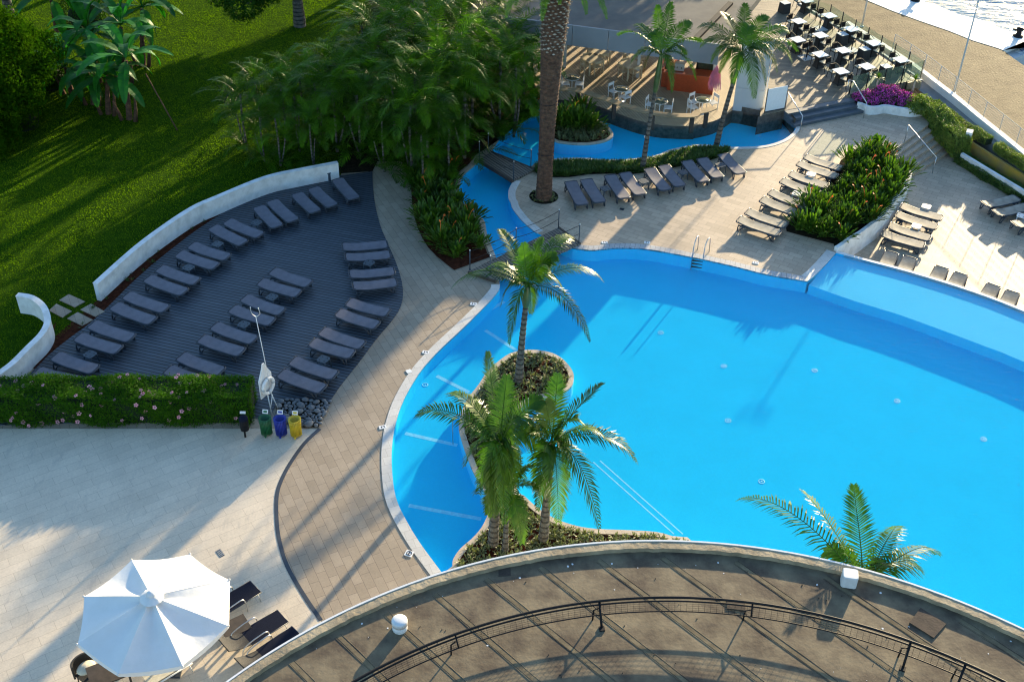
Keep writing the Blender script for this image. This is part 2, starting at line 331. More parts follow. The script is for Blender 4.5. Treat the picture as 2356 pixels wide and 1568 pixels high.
def watermat(name, tint, wscale, wstr, dist):
    m, t, b = newmat(name); gl = N(t, 'ShaderNodeBsdfGlossy'); gl.inputs['Roughness'].default_value = .03
    tp = N(t, 'ShaderNodeBsdfTransparent'); tp.inputs[0].default_value = tint; fr = N(t, 'ShaderNodeFresnel'); fr.inputs[0].default_value = 1.33
    mx = N(t, 'ShaderNodeMixShader'); n = N(t, 'ShaderNodeTexNoise', Scale=wscale, Detail=3, Roughness=.5); t.links.new(coords(t, scale=(.6, 1.5, 1), rot=R(25)), n.inputs[0])
    n.inputs['Distortion'].default_value = .6
    bp = N(t, 'ShaderNodeBump', Strength=wstr, Distance=dist); t.links.new(n.outputs[0], bp.inputs['Height'])
    t.links.new(bp.outputs[0], gl.inputs['Normal']); t.links.new(bp.outputs[0], fr.inputs['Normal'])
    hf = N(t, 'ShaderNodeMath', operation='MULTIPLY'); hf.inputs[1].default_value = .4; t.links.new(fr.outputs[0], hf.inputs[0]); t.links.new(hf.outputs[0], mx.inputs[0]); t.links.new(tp.outputs[0], mx.inputs[1]); t.links.new(gl.outputs[0], mx.inputs[2]); t.links.new(mx.outputs[0], t.nodes['Material Output'].inputs[0]); return m
M['water'] = watermat('pool_water', (.85, .985, 1.0, 1), 5.0, .4, .05)
m, t, b = newmat('sea_water'); b.inputs['Base Color'].default_value = (.13, .27, .38, 1); b.inputs['Roughness'].default_value = .16; b.inputs['Specular IOR Level'].default_value = .12
n = N(t, 'ShaderNodeTexNoise', Scale=.8, Detail=5, Roughness=.55); t.links.new(coords(t, scale=(.5, 1.4, 1), rot=R(15)), n.inputs[0]); bump(t, n.outputs[0], b, 1.0, .30); M['sea'] = m
# ================================================================== SETTING
def struct(o): o['kind'] = 'structure'; return o
def sheet(name, pts, z, mat): m = MB(); m.poly(pts, z); return struct(m.build(name, mat))
# --- water outline (shared by water, basin, terraces)
leftbank = smooth(wl('J', [(720, 900), (640, 790), (580, 710), (500, 600), (420, 470), (350, 330), (320, 200), (308, 0)]) +
                  wl('E', [(325, 1380), (370, 1220), (440, 1080), (520, 960), (640, 830), (800, 680), (960, 520), (1035, 430)]) + wl('.', [(1150, 655)]), 3)
leftbank2 = smooth(wl('.', [(1141, 592), (1121, 540), (1112, 505), (1077, 480), (1057, 453), (1060, 416), (1070, 399), (1091, 382)]), 4)
leftbank3 = smooth(wl('B', [(985, 1035), (1040, 950), (1090, 880), (1160, 810), (1230, 765), (1310, 738), (1380, 700)]), 4)
bartop = smooth(wl('B', [(1440, 692), (1600, 712), (1700, 735), (1850, 790), (2000, 840), (2160, 868), (2356, 876)]) + wl('C', [(110, 873), (240, 842), (310, 805), (372, 765)]), 3)
barright = wl('C', [(430, 772), (560, 800), (575, 790), (720, 765), (795, 855)])
barbot = smooth(wl('C', [(803, 858), (795, 890), (735, 942), (640, 980), (520, 998), (330, 1000), (200, 985)]) + wl('B', [(2356, 988), (2200, 1020), (2100, 1060), (1900, 1085), (1750, 1085), (1600, 1075), (1400, 1082), (1275, 1118)]), 3)
rightbank = smooth(wl('B', [(1140, 1225), (1105, 1290), (1103, 1350)]) + wl('W', [(912, 130), (930, 200), (990, 290), (1100, 420), (1235, 535), (1312, 592)]), 3)
pooltop = smooth(wl('W', [(1850, 815)]) + wl('E', [(1620, 153), (1700, 155), (1850, 140), (2050, 150), (2356, 205)]) + wl('G', [(200, 225), (400, 270), (600, 320), (880, 368)]), 3)
pooldiag = smooth(wl('G', [(880, 368), (930, 330), (990, 270), (1040, 215), (1075, 175)]), 3)
rim = smooth(wl('G', [(1075, 172), (1300, 232), (1600, 312), (2000, 437), (2356, 572)]) + wl('.', [(2600, 820), (2900, 975)]), 3)
outline = [flat(p) for p in leftbank+leftbank2+leftbank3+bartop+barright+barbot+rightbank+pooltop+pooldiag[1:]+rim[1:]] + [flat(p) for p in wl('.', [(2900, 1700), (1060, 1640)])]
# --- land, sea
sea = MB(); sea.add([(-500, -500, -1.75), (900, -500, -1.75), (900, 900, -1.75), (-500, 900, -1.75)], [(0, 1, 2, 3)]); struct(sea.build('sea', M['sea']))
shore = [w3('T', x, y, -.1) for x, y in [(830, 0), (1100, 75), (1400, 205), (1750, 290), (2000, 400), (2356, 520)]]
ext0 = shore[0]+(shore[0]-shore[2])*6
corner = [w3('T', 2356, 600, -.1), w3('T', 2062, 722, -.1)]
sandedge = [w3('T', x, y, -.1) for x, y in [(2100, 750), (2200, 830), (2356, 935)]]
se2 = sandedge[-1]+(sandedge[-1]-sandedge[0])*8
whiteend = shore[-1]+(shore[-1]-shore[-2])*1.0
qline = [w3('T', x, y, -.1) for x, y in [(-900, -350), (-300, -130), (140, 20), (480, 160), (860, 300), (1300, 450), (1620, 580), (1980, 690), (2062, 722)]]
kerb = smooth([w3('C', x, y, .3) for x, y in [(700, -120), (1000, 55), (1300, 240), (1600, 432), (1750, 545), (1900, 660), (2050, 785), (2200, 905), (2356, 1032), (2600, 1230), (3100, 1640)]], 2)
m = MB(); m.prism([flat(p) for p in [qline[0]]+qline[1:]+[corner[0]+(corner[0]-corner[1])*.5]+[whiteend]+list(reversed(shore))+[ext0]], -2.6, -.08); struct(m.build('quay_edge', M['quayw']))
fieldpoly = [flat(p) for p in kerb]+[flat(kerb[-1]+(kerb[-1]-kerb[-3])*3), flat(se2)]+[flat(p) for p in reversed(sandedge)]+[flat(p) for p in reversed(qline)]
m = MB(); m.prism(fieldpoly, -2.6, -.1); struct(m.build('quay', M['quay']))
m = MB(); base = [flat(p) for p in kerb]+[flat(kerb[-1]+(kerb[-1]-kerb[-3])*3), Vector((60, -40, 0)), Vector((-150, -40, 0)), Vector((-150, 260, 0)), Vector((20, 260, 0))]
m.prism(base, -3, -1.0); struct(m.build('ground', M['dsoil']))
m = MB(); walk = [flat(p) for p in kerb[4:]]+[flat(p) for p in wl('Q', [(3400, 2300), (2356, 1300), (2000, 1010), (1680, 810), (1250, 470), (1060, 330), (1090, 190)], -.1)]
m.prism(walk, -1.0, -.1); struct(m.build('walkway', M['asph']))
m = MB(); m.strip(kerb[3:], .32, -.1, .3, side=0); struct(m.build('kerb', M['quayw']))
# --- terraces
L = [flat(p) for p in leftbank+leftbank2+leftbank3]+[flat(p) for p in wl('.', [(1252, 215), (1240, 60), (1260, -300), (-1500, -300), (-2500, 1900), (1040, 1900)])]
sheet('terrace', L, 0, M['path'])
plsep = smooth(wl('G', [(1070, 162), (1095, 148), (1160, 102), (1230, 60)]) + wl('C', [(1310, 1546), (1370, 1502), (1425, 1440), (1480, 1360), (1545, 1270), (1582, 1190)]), 3)
stop_ = [w3('C', 1575, 1180), w3('C', 1450, 1040)]
Rr = [flat(p) for p in rightbank+pooltop+pooldiag[1:]]+[flat(p) for p in plsep]+[flat(w3('C', 1450, 1035)), flat(w3('C', 1705, 850)), flat(w3('C', 1700, 780)), flat(w3('C', 1500, 700)), flat(w3('C', 1200, 660)), flat(w3('C', 900, 720)), flat(w3('C', 790, 845))]+[flat(p) for p in barbot]
sheet('upper_terrace', Rr, .002, M['pave'])
low = [flat(p) for p in rim]+[flat(w3('.', 3300, 1100, -.9)), flat(w3('.', 3300, 900, -.9)), flat(w3('.', 2420, 480, -.9)), flat(w3('C', 1870, 1070, -.9)), flat(w3('C', 1700, 850, -.9)), flat(w3('C', 1440, 1030, -.9))]+[flat(p) for p in reversed(plsep)]
sheet('lower_terrace', low, -.9, M['pave'])
pale = [w3(*a) for a in [('.', 738, 1426), ('.', 700, 1370), ('.', 660, 1300), ('.', 641, 1235), ('.', 636, 1180), ('.', 637, 1140), ('.', 645, 1110), ('.', 665, 1070), ('.', 700, 1020), ('.', 736, 986)]]
drain = smooth(pale, 4)
sheet('limestone_terrace', [flat(p) for p in drain]+[flat(p) for p in wl('.', [(640, 986), (0, 986), (-900, 990), (-900, 2000), (900, 2000)])], .006, M['pale'])
m = MB(); m.strip(drain, .13, 0, .016); struct(m.build('drain_channel', M['lframe']))
# deck left
dk_r = smooth(wl('.', [(857, 395), (858, 430), (863, 470), (875, 520), (892, 560), (915, 615), (927, 665), (922, 705), (900, 740), (870, 775), (825, 835), (785, 885), (760, 922)]), 3)
dk_l = smooth(wl('.', [(-40, 960), (80, 850), (115, 815), (165, 775), (210, 742), (255, 700), (300, 655), (350, 610), (400, 570), (450, 532), (520, 487), (590, 452), (680, 424), (760, 408)]), 3)
m = MB(); m.prism([flat(p) for p in dk_r]+[flat(w3('.', 640, 922)), flat(w3('.', 620, 960)), flat(w3('.', -60, 980))]+[flat(p) for p in dk_l], 0, .03); struct(m.build('timber_deck', M['deck']))
# lawn & beds
wall1 = smooth([w3('.', x, y, .85) for x, y in [(219, 653), (304, 577), (365, 530), (440, 480), (500, 453), (609, 409), (693, 390), (777, 374)]], 4)
wall2 = smooth([w3('.', x, y, .85) for x, y in [(39, 678), (72, 684), (97, 702), (108, 725), (108, 746), (94, 770), (67, 797), (30, 834), (0, 857), (-60, 905), (-150, 965)]], 4)
lawnp = [flat(p) for p in wall1[2:]]+[flat(p) for p in wl('.', [(800, 372), (815, 330), (800, 200), (900, 60), (930, -300), (-1500, -300), (-2500, 1000), (-150, 985), (-40, 870)])]+[flat(p) for p in wl('.', [(60, 860), (115, 800), (200, 720), (235, 690)])]
sheet('lawn', lawnp, .012, M['lawn'])
LAWN = [(p.x, p.y) for p in lawnp]
sheet('wall_bed', [flat(p) for p in dk_l[3:]]+[flat(p) for p in reversed(wl('.', [(225, 690), (310, 612), (372, 565), (448, 513), (505, 487), (615, 440), (700, 418), (782, 402)]))]+[flat(w3('.', 120, 780)), flat(w3('.', 130, 740)), flat(w3('.', 60, 830))], .018, M['soil'])
sheet('palm_bed', wl('.', [(780, 400), (857, 395), (868, 372), (930, 372)])+[flat(p) for p in wl('.', [(1090, 360), (1130, 335), (1190, 290), (1235, 262), (1250, 200), (1255, 60), (1260, -300), (900, -300), (830, 60), (780, 200)])], .02, M['dsoil'])
bed1 = smooth(wl('.', [(925, 372), (938, 400), (945, 425), (953, 500), (985, 570), (1045, 622)]), 3)
sheet('stream_bed', [flat(p) for p in bed1]+[flat(w3('.', 1132, 590))]+[flat(p) for p in offs(leftbank2, .3)][1:]+[flat(w3('.', 1100, 350)), flat(w3('.', 1000, 340))], .024, M['soil'])
sheet('bar_hedge_bed', [flat(p) for p in wl('B', [(1290, 1125), (1400, 1105), (1600, 1098), (1750, 1108), (1900, 1108), (2110, 1082), (2220, 1040), (2356, 1010)])+wl('C', [(200, 1005), (300, 1015), (355, 1012), (330, 1055), (200, 1097), (0, 1135)])+wl('B', [(2050, 1172), (1900, 1192), (1800, 1182), (1650, 1186), (1520, 1206), (1400, 1206), (1290, 1180)])], .012, M['dsoil'])
# right planter bed (strelitzia)
plant_r = wl('C', [(1450, 1035), (1350, 960), (1220, 1010), (1110, 1090), (1060, 1200), (960, 1320), (820, 1430), (735, 1546)])+wl('G', [(740, 30), (1060, 115), (1070, 155)])
sheet('strelitzia_bed', [flat(p) for p in plant_r]+[flat(p) for p in plsep], .014, M['dsoil'])
# --- basin
m = MB(); m.poly(outline, -.6); pf = struct(m.build('pool_floor', M['pfloor']))
m = MB(); m.wall(outline, -.61, -.004, True); struct(m.build('pool_walls', M['pfloor']))
shelf = smooth(wl('G', [(892, 392), (1200, 500), (1500, 592), (1800, 700), (2100, 812), (2356, 915)], -.13)+wl('.', [(2600, 950), (2900, 1120)], -.13), 2)
m = MB(); m.poly([flat(p) for p in shelf]+[flat(p) for p in reversed(rim)], -.13); struct(m.build('shallow_shelf', M['pshelf']))
m = MB(); m.wall([flat(p) for p in shelf], -.6, -.13); struct(m.build('shelf_wall', M['pfloor']))
m = MB(); stp = [((945, 700), (1185, 855), 'E'), ((615, 1010), (835, 1122), 'E'), ((400, 1400), (755, 1482), 'E'), ((425, 345), (918, 437), 'J'), ((980, 560), (1075, 505), 'E')]
for a, b, k in stp: m.strip([w3(k, *a, -.6), w3(k, *b, -.6)], .16, -.599, -.597)
for a, b in (((1680, 50), (2230, 540)), ((1725, 40), (2290, 540))): m.strip([w3('J', *a, -.6), w3('J', *b, -.6)], .05, -.599, -.597)  # thin pale double line laid on the floor, separate from the step edges
struct(m.build('pool_step_and_double_lines', M['pstripe']))
m = MB(); wp = outline; m.poly(wp, -.014); struct(m.build('pool_water', M['water']))
# inlets
for i, (x, y) in enumerate([(1408, 588), (1724, 634), (1665, 842), (1874, 852), (2064, 922), (1675, 967), (2052, 729), (1752, 1107), (2263, 1010), (978, 885), (1520, 765)]):
    z = -.6; c = w3('.', x, y, z); m = MB(); m.lathe(c, [(.0, .01), (.03, .01), (.035, .004)], 12); m.lathe(c, [(.085, .004), (.09, .012), (.115, .012), (.12, .004)], 16)
    tag(m.build('pool_inlet', M['pstripe']), 'round white inlet fitting on the pool floor, %s' % ['near the bridge end of the pool', 'just right of the ladder shadow', 'mid pool left of a similar pair', 'mid pool, right of its level twin', 'below the long shaded band', 'low in the middle of the pool', 'at the foot of the shallow shelf', 'lowest one above the roof palm', 'far right near the picture edge', 'in the left channel by the coping', 'left of centre in the deep end'][i], 'pool fitting', 'round pool inlets')
# --- copings
def coping(name, pts, w_, z1, mat, side=1, z0=-.06):
    m = MB(); m.strip([Vector((p.x, p.y, 0)) for p in pts], w_, z0, z1, side=side); return struct(m.build(name, mat))
coping('pool_coping', leftbank, .36, .022, M['coping'])
coping('stream_coping', leftbank2, .22, .03, M['coping2'])
coping('bar_pool_coping', leftbank3, .25, .02, M['coping2'])
coping('bar_terrace_coping', barbot, .2, .018, M['coping'])
coping('stream_terrace_coping', rightbank, .34, .018, M['coping'])
coping('tiled_edge', pooltop, .34, .018, M['mosaic'])
coping('tiled_corner', pooldiag, .42, .012, M['coping'])
coping('overflow_rim', rim, .16, .0, M['white'], z0=-.9)
# --- stairs right
a0 = w3('C', 1450, 1035); a1 = w3('C', 1705, 850); b0 = w3('C', 1572, 1250, -.9); b1 = w3('C', 1868, 1072, -.9)
m = MB(); ns = 6
for i in range(ns):
    t0 = i/ns; t1 = (i+1)/ns; z = -.15*(i+1)+.15-.15
    p = [flat(a0.lerp(b0, t0)), flat(a1.lerp(b1, t0)), flat(a1.lerp(b1, t1)), flat(a0.lerp(b0, t1))]
    z = -.9*(t1)+0.0
    if i < ns-1: m.prism([p[0], p[1], p[2], p[3]], -.95, z)
m.prism([flat(a0)+Vector((-.3, .5, 0)), flat(a1)+Vector((.2, .5, 0)), flat(a1), flat(a0)], -.95, -.002)
struct(m.build('stone_stairs', M['pave']))
# --- cafe deck and steps
fr = [w3('C', 725, 752, .45), w3('C', 1182, 660, .45)]
dv = (fr[1]-fr[0]).normalized(); nv = Vector((dv.y, -dv.x, 0))
cor = w3('N', 2155, 1075, .45); pl1 = w3('N', 1930, 1120, .45)
far = [w3('N', 1500, 640, .45), w3('N', 820, 230, .45), w3('N', 500, 45, .45), w3('N', -300, -420, .45)]
back = [w3('N', -900, -380, .45), w3('C', 600, 300, .45), w3('C', 560, 790, .45)]
m = MB(); m.prism([flat(p) for p in [fr[0], fr[1], w3('N', 1200, 1282, .45), pl1, cor]+far+back], -.1, .45); struct(m.build('cafe_deck', M['deck2']))
m = MB(); m.strip([cor, far[0], far[1], far[2]], .14, .4, .50); struct(m.build('cafe_deck_edge', M['white']))
m = MB()
for i in range(3):
    z = .45-.15*(i+1)+.14; s0 = fr[0]+nv*(.36*i)-dv*.02*i; s1 = fr[1]+nv*(.36*i)+dv*.18*i
    m.prism([flat(p) for p in (s0, s1, s1+nv*.36+dv*.1, s0+nv*.36)], -.05, z)
struct(m.build('cafe_steps', M['step']))
# ================================================================== BUILT THINGS
# --- white walls
def capwall(pts, label, name='retaining_wall'):
    t = thing(name, label, 'wall')
    m = MB(); m.strip([Vector((p.x, p.y, 0)) for p in pts], .2, -.02, .84); m.build('wall', M['white'], t)
    m = MB(); m.strip([Vector((p.x, p.y, 0)) for p in pts], .25, .841, .875); m.build('capping', M['white'], t); return t
capwall(wall1, 'long curved white retaining wall between the lawn and the timber deck')
capwall(wall2, 'short hooked white wall at the left edge beside the stepping stones')
# stepping stones
for i, q in enumerate([[(470, 460), (580, 510), (510, 548), (405, 500)], [(385, 525), (490, 575), (425, 618), (335, 570)], [(620, 525), (715, 578), (650, 613), (548, 565)], [(530, 582), (635, 635), (560, 675), (458, 625)]]):
    m = MB(); m.prism([flat(w3('D', x, y)) for x, y in q], 0, .045)
    tag(m.build('stepping_stone', M['roofb'] if 0 else M['path']), 'square stone slab set in the grass, the %s of the four' % ['far left', 'near left', 'far right', 'near right'][i], 'stepping stone', 'stepping stones')
# --- island planters
def island(outer, label, cop, top=.05):
    t = thing('island_planter', label, 'planter'); P = [flat(p) for p in outer]
    m = MB(); inn = offs(P+[P[0]], .20)[:-1]
    a = sum((Vector(p)-P[i]).length for i, p in enumerate(inn))
    cen = sum(P, Vector())/len(P)
    n = len(P); inn = []
    area = sum(P[i].x*P[(i+1) % n].y-P[(i+1) % n].x*P[i].y for i in range(n)); sg = 1 if area > 0 else -1
    for i in range(n):
        a_ = P[i-1]; b_ = P[(i+1) % n]; tt = (b_-a_).normalized(); inn.append(P[i]+Vector((-tt.y, tt.x, 0))*cop*sg)
    vs = [(p.x, p.y, -.05) for p in P]+[(p.x, p.y, top) for p in P]+[(p.x, p.y, top) for p in inn]+[(p.x, p.y, top-.12) for p in inn]; fs = []
    for i in range(n):
        j = (i+1) % n; fs += [(i, j, n+j, n+i), (n+i, n+j, 2*n+j, 2*n+i), (2*n+i, 2*n+j, 3*n+j, 3*n+i)]
    m.add(vs, fs); m.build('coping', M['coping2'], t)
    m = MB(); m.poly(inn, top-.05); m.build('soil', M['soil'], t)
    m = MB(); m.wall([Vector((p.x, p.y, 0)) for p in P], -.61, -.05, True); m.build('underwater_wall', M['pshelf'], t)
    return t, inn
isl = smooth(wl('E', [(1040, 912), (1110, 865), (1200, 842), (1300, 840), (1400, 860), (1470, 900), (1525, 960), (1548, 1020), (1530, 1085), (1470, 1125), (1340, 1160), (1225, 1200), (1170, 1270), (1130, 1400), (1130, 1500)]) +
             wl('J', [(1160, 240), (1210, 285), (1300, 365), (1420, 440), (1560, 488), (1700, 510), (1900, 518), (2100, 530), (2220, 560), (2356, 600), (2356, 900), (730, 900), (722, 765), (730, 710), (780, 640), (850, 580), (920, 500), (965, 400), (972, 310), (945, 260), (905, 190), (850, 90)]) +
             wl('E', [(775, 1420), (768, 1330), (800, 1220), (840, 1150), (900, 1075), (960, 985), (1040, 912)]), 3)[:-1]
ISL_T, ISL_IN = island(isl, 'long sandy edged planted island reaching from the roof into the pool', .2)
bi = smooth([w3('.', x, y) for x, y in [(1262, 290), (1290, 262), (1330, 258), (1362, 270), (1390, 285), (1405, 299), (1411, 311), (1403, 321), (1380, 329), (1345, 333), (1305, 331), (1275, 325), (1258, 308), (1262, 290)]], 3)[:-1]
BI_T, BI_IN = island(bi, 'small teardrop planted island in the pool in front of the bar', .16)
# --- right planter wall
t = thing('planter_wall', 'curved white planter wall beside the lower terrace, holding the bird of paradise bed', 'wall')
pw = smooth([flat(w3('C', 1452, 1040)), flat(w3('C', 1520, 1120)), flat(w3('C', 1570, 1165))], 2)[:-1]
m = MB(); m.strip([flat(p) for p in reversed(plsep)], .16, -.9, .22, side=0); m.build('wall', M['white'], t)
# --- wavy white planter (bougainvillea)
wv = smooth([w3('Q', x, y, 0) for x, y in [(300, 520+70), (345, 600), (450, 640), (560, 640), (650, 625), (800, 650), (950, 668), (1100, 655), (1150, 600), (1130, 500)]], 4)
t = thing('wavy_planter', 'low wavy white planter full of purple bougainvillea beside the cafe steps', 'planter')
m = MB(); m.strip(wv, .16, -.02, .45, side=1); m.build('wall', M['white'], t)
m = MB(); m.poly([flat(p) for p in wv]+[flat(w3('Q', 1050, 300, .45)), flat(w3('Q', 500, 380, .45)), flat(w3('Q', 240, 440, .3))], .38); m.build('soil', M['dsoil'], t)
WAVY = t
m = MB(); pr = [flat(w3('Q', 1085, 200, .45)), flat(w3('Q', 930, 240, .45))]
m.strip([pr[0]+Vector((.05, -.1, 0)), pr[1]+Vector((0, -.1, 0))], .1, -.1, .46)
tag(m.build('timber_screen', M['wood']), 'short timber board screen at the corner of the cafe deck', 'screen')
# --- narrow white wall + trench + yellow wall on the right
m = MB(); m.strip([w3('Q', 1600, 1105, -.3), w3('Q', 1900, 1287, -.3), w3('Q', 2356, 1560, -.3), w3('Q', 3000, 1950, -.3)], .16, -.95, -.3)
tag(m.build('garden_wall', M['white']), 'long narrow white wall top beside the dark service channel', 'wall')
m = MB(); yw = [w3('Q', 1660, 930, -.15), w3('Q', 1830, 1040, -.15), w3('Q', 2180, 1260, -.15), w3('Q', 2356, 1370, -.15), w3('Q', 3000, 1800, -.15)]
m.strip(yw, .12, -1.0, -.15); tag(m.build('channel_wall', M['yellowwall']), 'yellow stained concrete wall under the clipped hedges of the service channel', 'wall')
m = MB(); m.obox(w3('Q', 1665, 945, .1), .3, .4, 1.0, R(-25)); tag(m.build('gate_pillar', M['white']), 'square white pillar end at the far end of the clipped hedge', 'pillar')
# --- foreground building
BC = Vector((4.4, 7.1, 0)); BR = 14.88
def arc(r, z, a0, a1, n, c=BC): return [Vector((c.x+r*math.cos(R(a0+(a1-a0)*i/n)), c.y+r*math.sin(R(a0+(a1-a0)*i/n)), z)) for i in range(n+1)]
B = thing('curved_building', 'round ended building with a flat felted roof in the foreground', 'building')
full = arc(BR-.05, 0, 0, 180, 120)+[Vector((-10.43, -14, 0)), Vector((19.23, -14, 0))]
m = MB(); m.wall(full, 0, 5.0, True); m.build('wall', M['white'], B)
m = MB(); m.poly(arc(BR-.1, 0, 0, 180, 120)+[Vector((-10.3, -14, 0)), Vector((19.1, -14, 0))], 5.0); ROOF = m.build('roof', M['roof'], B)
m = MB(); random.seed(3)
pa = arc(BR, 0, 0, 180, 360)
for i, p in enumerate(pa): pass
n = len(pa); vs = []; wob = [random.uniform(-.006, .006) for _ in pa]
for (r, z) in ((BR, 4.6), (BR, 5.13), (BR-.24, 5.13), (BR-.25, 4.99)):
    for i, p in enumerate(pa):
        dd = (p-BC).normalized(); rr = r+(wob[i]*(2.0 if r < BR else .6)); vs.append((BC.x+dd.x*rr, BC.y+dd.y*rr, z+(wob[i]*.8 if z > 5.05 else 0)))
fs = []
for k in range(3): fs += [(k*n+i, k*n+i+1, (k+1)*n+i+1, (k+1)*n+i) for i in range(n-1)]
m.add(vs, fs); PARA = m.build('parapet', M['parapet'], B)
m = MB(); m.strip([p for p in arc(BR+.035, 0, 0, 180, 200)], .05, 5.06, 5.145, side=0); m.build('metal_trim', M['plw'], PARA)
# seams
sd = Vector((math.cos(R(-45)), math.sin(R(-45)), 0)); sn = Vector((-sd.y, sd.x, 0))
j0 = w3('J', 580, 930, 5); j1 = w3('J', 910, 812, 5); step = abs((j1-j0).dot(sn))
for k in range(-8, 14):
    c0 = j0+sn*step*k*(1 if (j1-j0).dot(sn) > 0 else -1); oc = c0-Vector((BC.x, BC.y, 5)); b_ = oc.dot(sd); cc = oc.dot(oc)-(BR-.45)**2; D_ = b_*b_-cc
    if D_ < 0: continue
    t0 = -b_-math.sqrt(D_); t1 = min(-b_+math.sqrt(D_), t0+16)
    m = MB(); m.strip([c0+sd*t0, c0+sd*t1], .11, 4.999, 5.005, mi=1)
    for off in (-.085, .085):
        pts = [c0+sd*(t0+(t1-t0)*i/24)+sn*(off+random.uniform(-.012, .012)) for i in range(25)]
        m.tube([p+Vector((0, 0, .004)) for p in pts], [random.uniform(.003, .009) for _ in pts], 5, cap=False)
    m.build('roof_seam', [M['roof'], M['seamfelt']], ROOF)
for q, k in (([(1575, 1145), (1650, 1045), (1825, 1155), (1740, 1250)], 'K'), ([(335, 990), (455, 1005), (460, 1065), (335, 1050)], 'K'), ([(1035, 755), (1115, 750), (1120, 822), (1035, 828)], 'J')):
    m = MB(); m.prism([flat(w3(k, x, y, 5)) for x, y in q], 5.0, 5.006+(.03 if k == 'K' else 0)); m.build('roof_patch', M['roofdark'], ROOF)
m = MB()
for _ in range(90):
    a = random.uniform(30, 150); r_ = random.choice([random.uniform(13.9, 14.5), random.uniform(9.5, 14)]); c = BC+Vector((r_*math.cos(R(a)), r_*math.sin(R(a)), 5.004)); q = random.choice([.008, .012, .02, .035])
    pts = [c+Vector((q*random.uniform(.5, 1.2)*math.cos(g), q*random.uniform(.5, 1.2)*math.sin(g), 0)) for g in [i*math.pi/3 for i in range(6)]]
    m.add(pts, [(0, 1, 2, 3, 4, 5)])
tag(m.build('bird_droppings', M['plw'], ROOF), kind='stuff')
m = MB()
for _ in range(90):
    a = random.uniform(30, 150); r_ = random.uniform(9.5, 14.2); c = BC+Vector((r_*math.cos(R(a)), r_*math.sin(R(a)), 5.01)); m.obox(c, random.uniform(.01, .035), random.uniform(.01, .03), .02, random.uniform(0, 3))
tag(m.build('roof_debris', M['roofdark'], ROOF), kind='stuff')
# dome vent and box vent
c = w3('J', 365, 1182, 5.0); t = thing('roof_vent', 'white round drum shaped vent on the roof left of the railing', 'vent', c)
m = MB(); m.lathe((0, 0, 0), [(.185, 0), (.19, .02), (.19, .16), (.175, .165), (.175, .19)], 40); m.build('base', M['plw'], t)
m = MB(); m.lathe((0, 0, 0), [(.175, .185), (.2, .19), (.2, .30), (.195, .325), (.17, .345), (.12, .36), (.06, .366), (.001, .368)], 40); m.build('cap', M['plw'], t)
c = w3('Y', 0, 0, 0); c = at(*d('K', 1158, 875), 5.0); t = thing('roof_box', 'white rounded plastic box standing on the roof against the parapet', 'box', c, R(-10))
def rbox(m, dx, dy, z0, z1, r, mi=0, top=.96):
    prof = []
    for sx, sy, a0 in ((1, 1, 0), (-1, 1, 90), (-1, -1, 180), (1, -1, 270)):
        for k in range(5): prof.append((sx*(dx/2-r)+r*math.cos(R(a0+k*22.5)), sy*(dy/2-r)+r*math.sin(R(a0+k*22.5))))
    n = len(prof); rings = [(z0, 1), (z1-.05, 1), (z1-.015, .975), (z1, .92)]; vs = [(x*s, y*s, z) for z, s in rings for x, y in prof]
    fs = [(i*n+j, i*n+(j+1) % n, (i+1)*n+(j+1) % n, (i+1)*n+j) for i in range(len(rings)-1) for j in range(n)]+[tuple(3*n+j for j in range(n))]
    m.add(vs, fs, mi, False)
m = MB(); rbox(m, .40, .36, .02, .40, .07); m.build('body', M['plw'], t)
m = MB(); m.obox((0, 0, .02), .3, .28, .04); m.build('foot', M['black'], t)
# railing
RC = Vector((4.42, 6.86, 0)); t = thing('roof_railing', 'curved black mesh guard rail standing on the flat roof', 'railing')
m = MB(); m.tube(arc(12.89, 5.53, 20, 165, 160, RC), .036, 8); m.build('handrail', M['black'], t)
m = MB(); m.tube(arc(12.83, 5.46, 20, 165, 160, RC), .024, 6); m.build('upper_rail', M['black'], t)
m = MB(); m.tube(arc(12.68, 5.25, 20, 165, 160, RC), .018, 6); m.build('lower_rail', M['black'], t)
m = MB()
for k in range(4):
    f = (k+.8)/5; m.tube(arc(12.68+.15*f, 5.25+.21*f, 20, 165, 120, RC), .0035, 4, cap=False)
for k in range(215):
    a = 20+145*k/215; u_ = Vector((math.cos(R(a)), math.sin(R(a)), 0)); m.tube([RC+u_*12.68+Vector((0, 0, 5.25)), RC+u_*12.83+Vector((0, 0, 5.46))], .0038, 4, cap=False)
m.build('wire_mesh', M['black'], t)
def apost(px_, py_, k, full_):
    p = w3(k, px_, py_, 5.0)-RC; a = math.atan2(p.y, p.x); u_ = Vector((math.cos(a), math.sin(a), 0)); s_ = Vector((-u_.y, u_.x, 0))
    m = MB()
    if full_: m.tube([RC+u_*12.43+Vector((0, 0, 5.0)), RC+u_*12.87+Vector((0, 0, 5.5))], .032, 6); m.obox(RC+u_*12.43+Vector((0, 0, 5.02)), .14, .14, .04, a)
    else: m.tube([RC+u_*12.68+Vector((0, 0, 5.25)), RC+u_*12.87+Vector((0, 0, 5.5))], .022, 6)
    m.tube([RC+u_*12.75+s_*.17+Vector((0, 0, 5.0)), RC+u_*12.8+s_*.15+Vector((0, 0, 5.3)), RC+u_*12.82+Vector((0, 0, 5.36))], .022, 6)
    m.build('post', M['black'], t)
apost(1738, 1185, 'J', True); apost(740, 1310, 'J', False); apost(490, 1105, 'K', False); apost(1530, 1452, 'K', True); apost(1905, 1560, 'K', True); apost(-60, 1640, 'J', True)
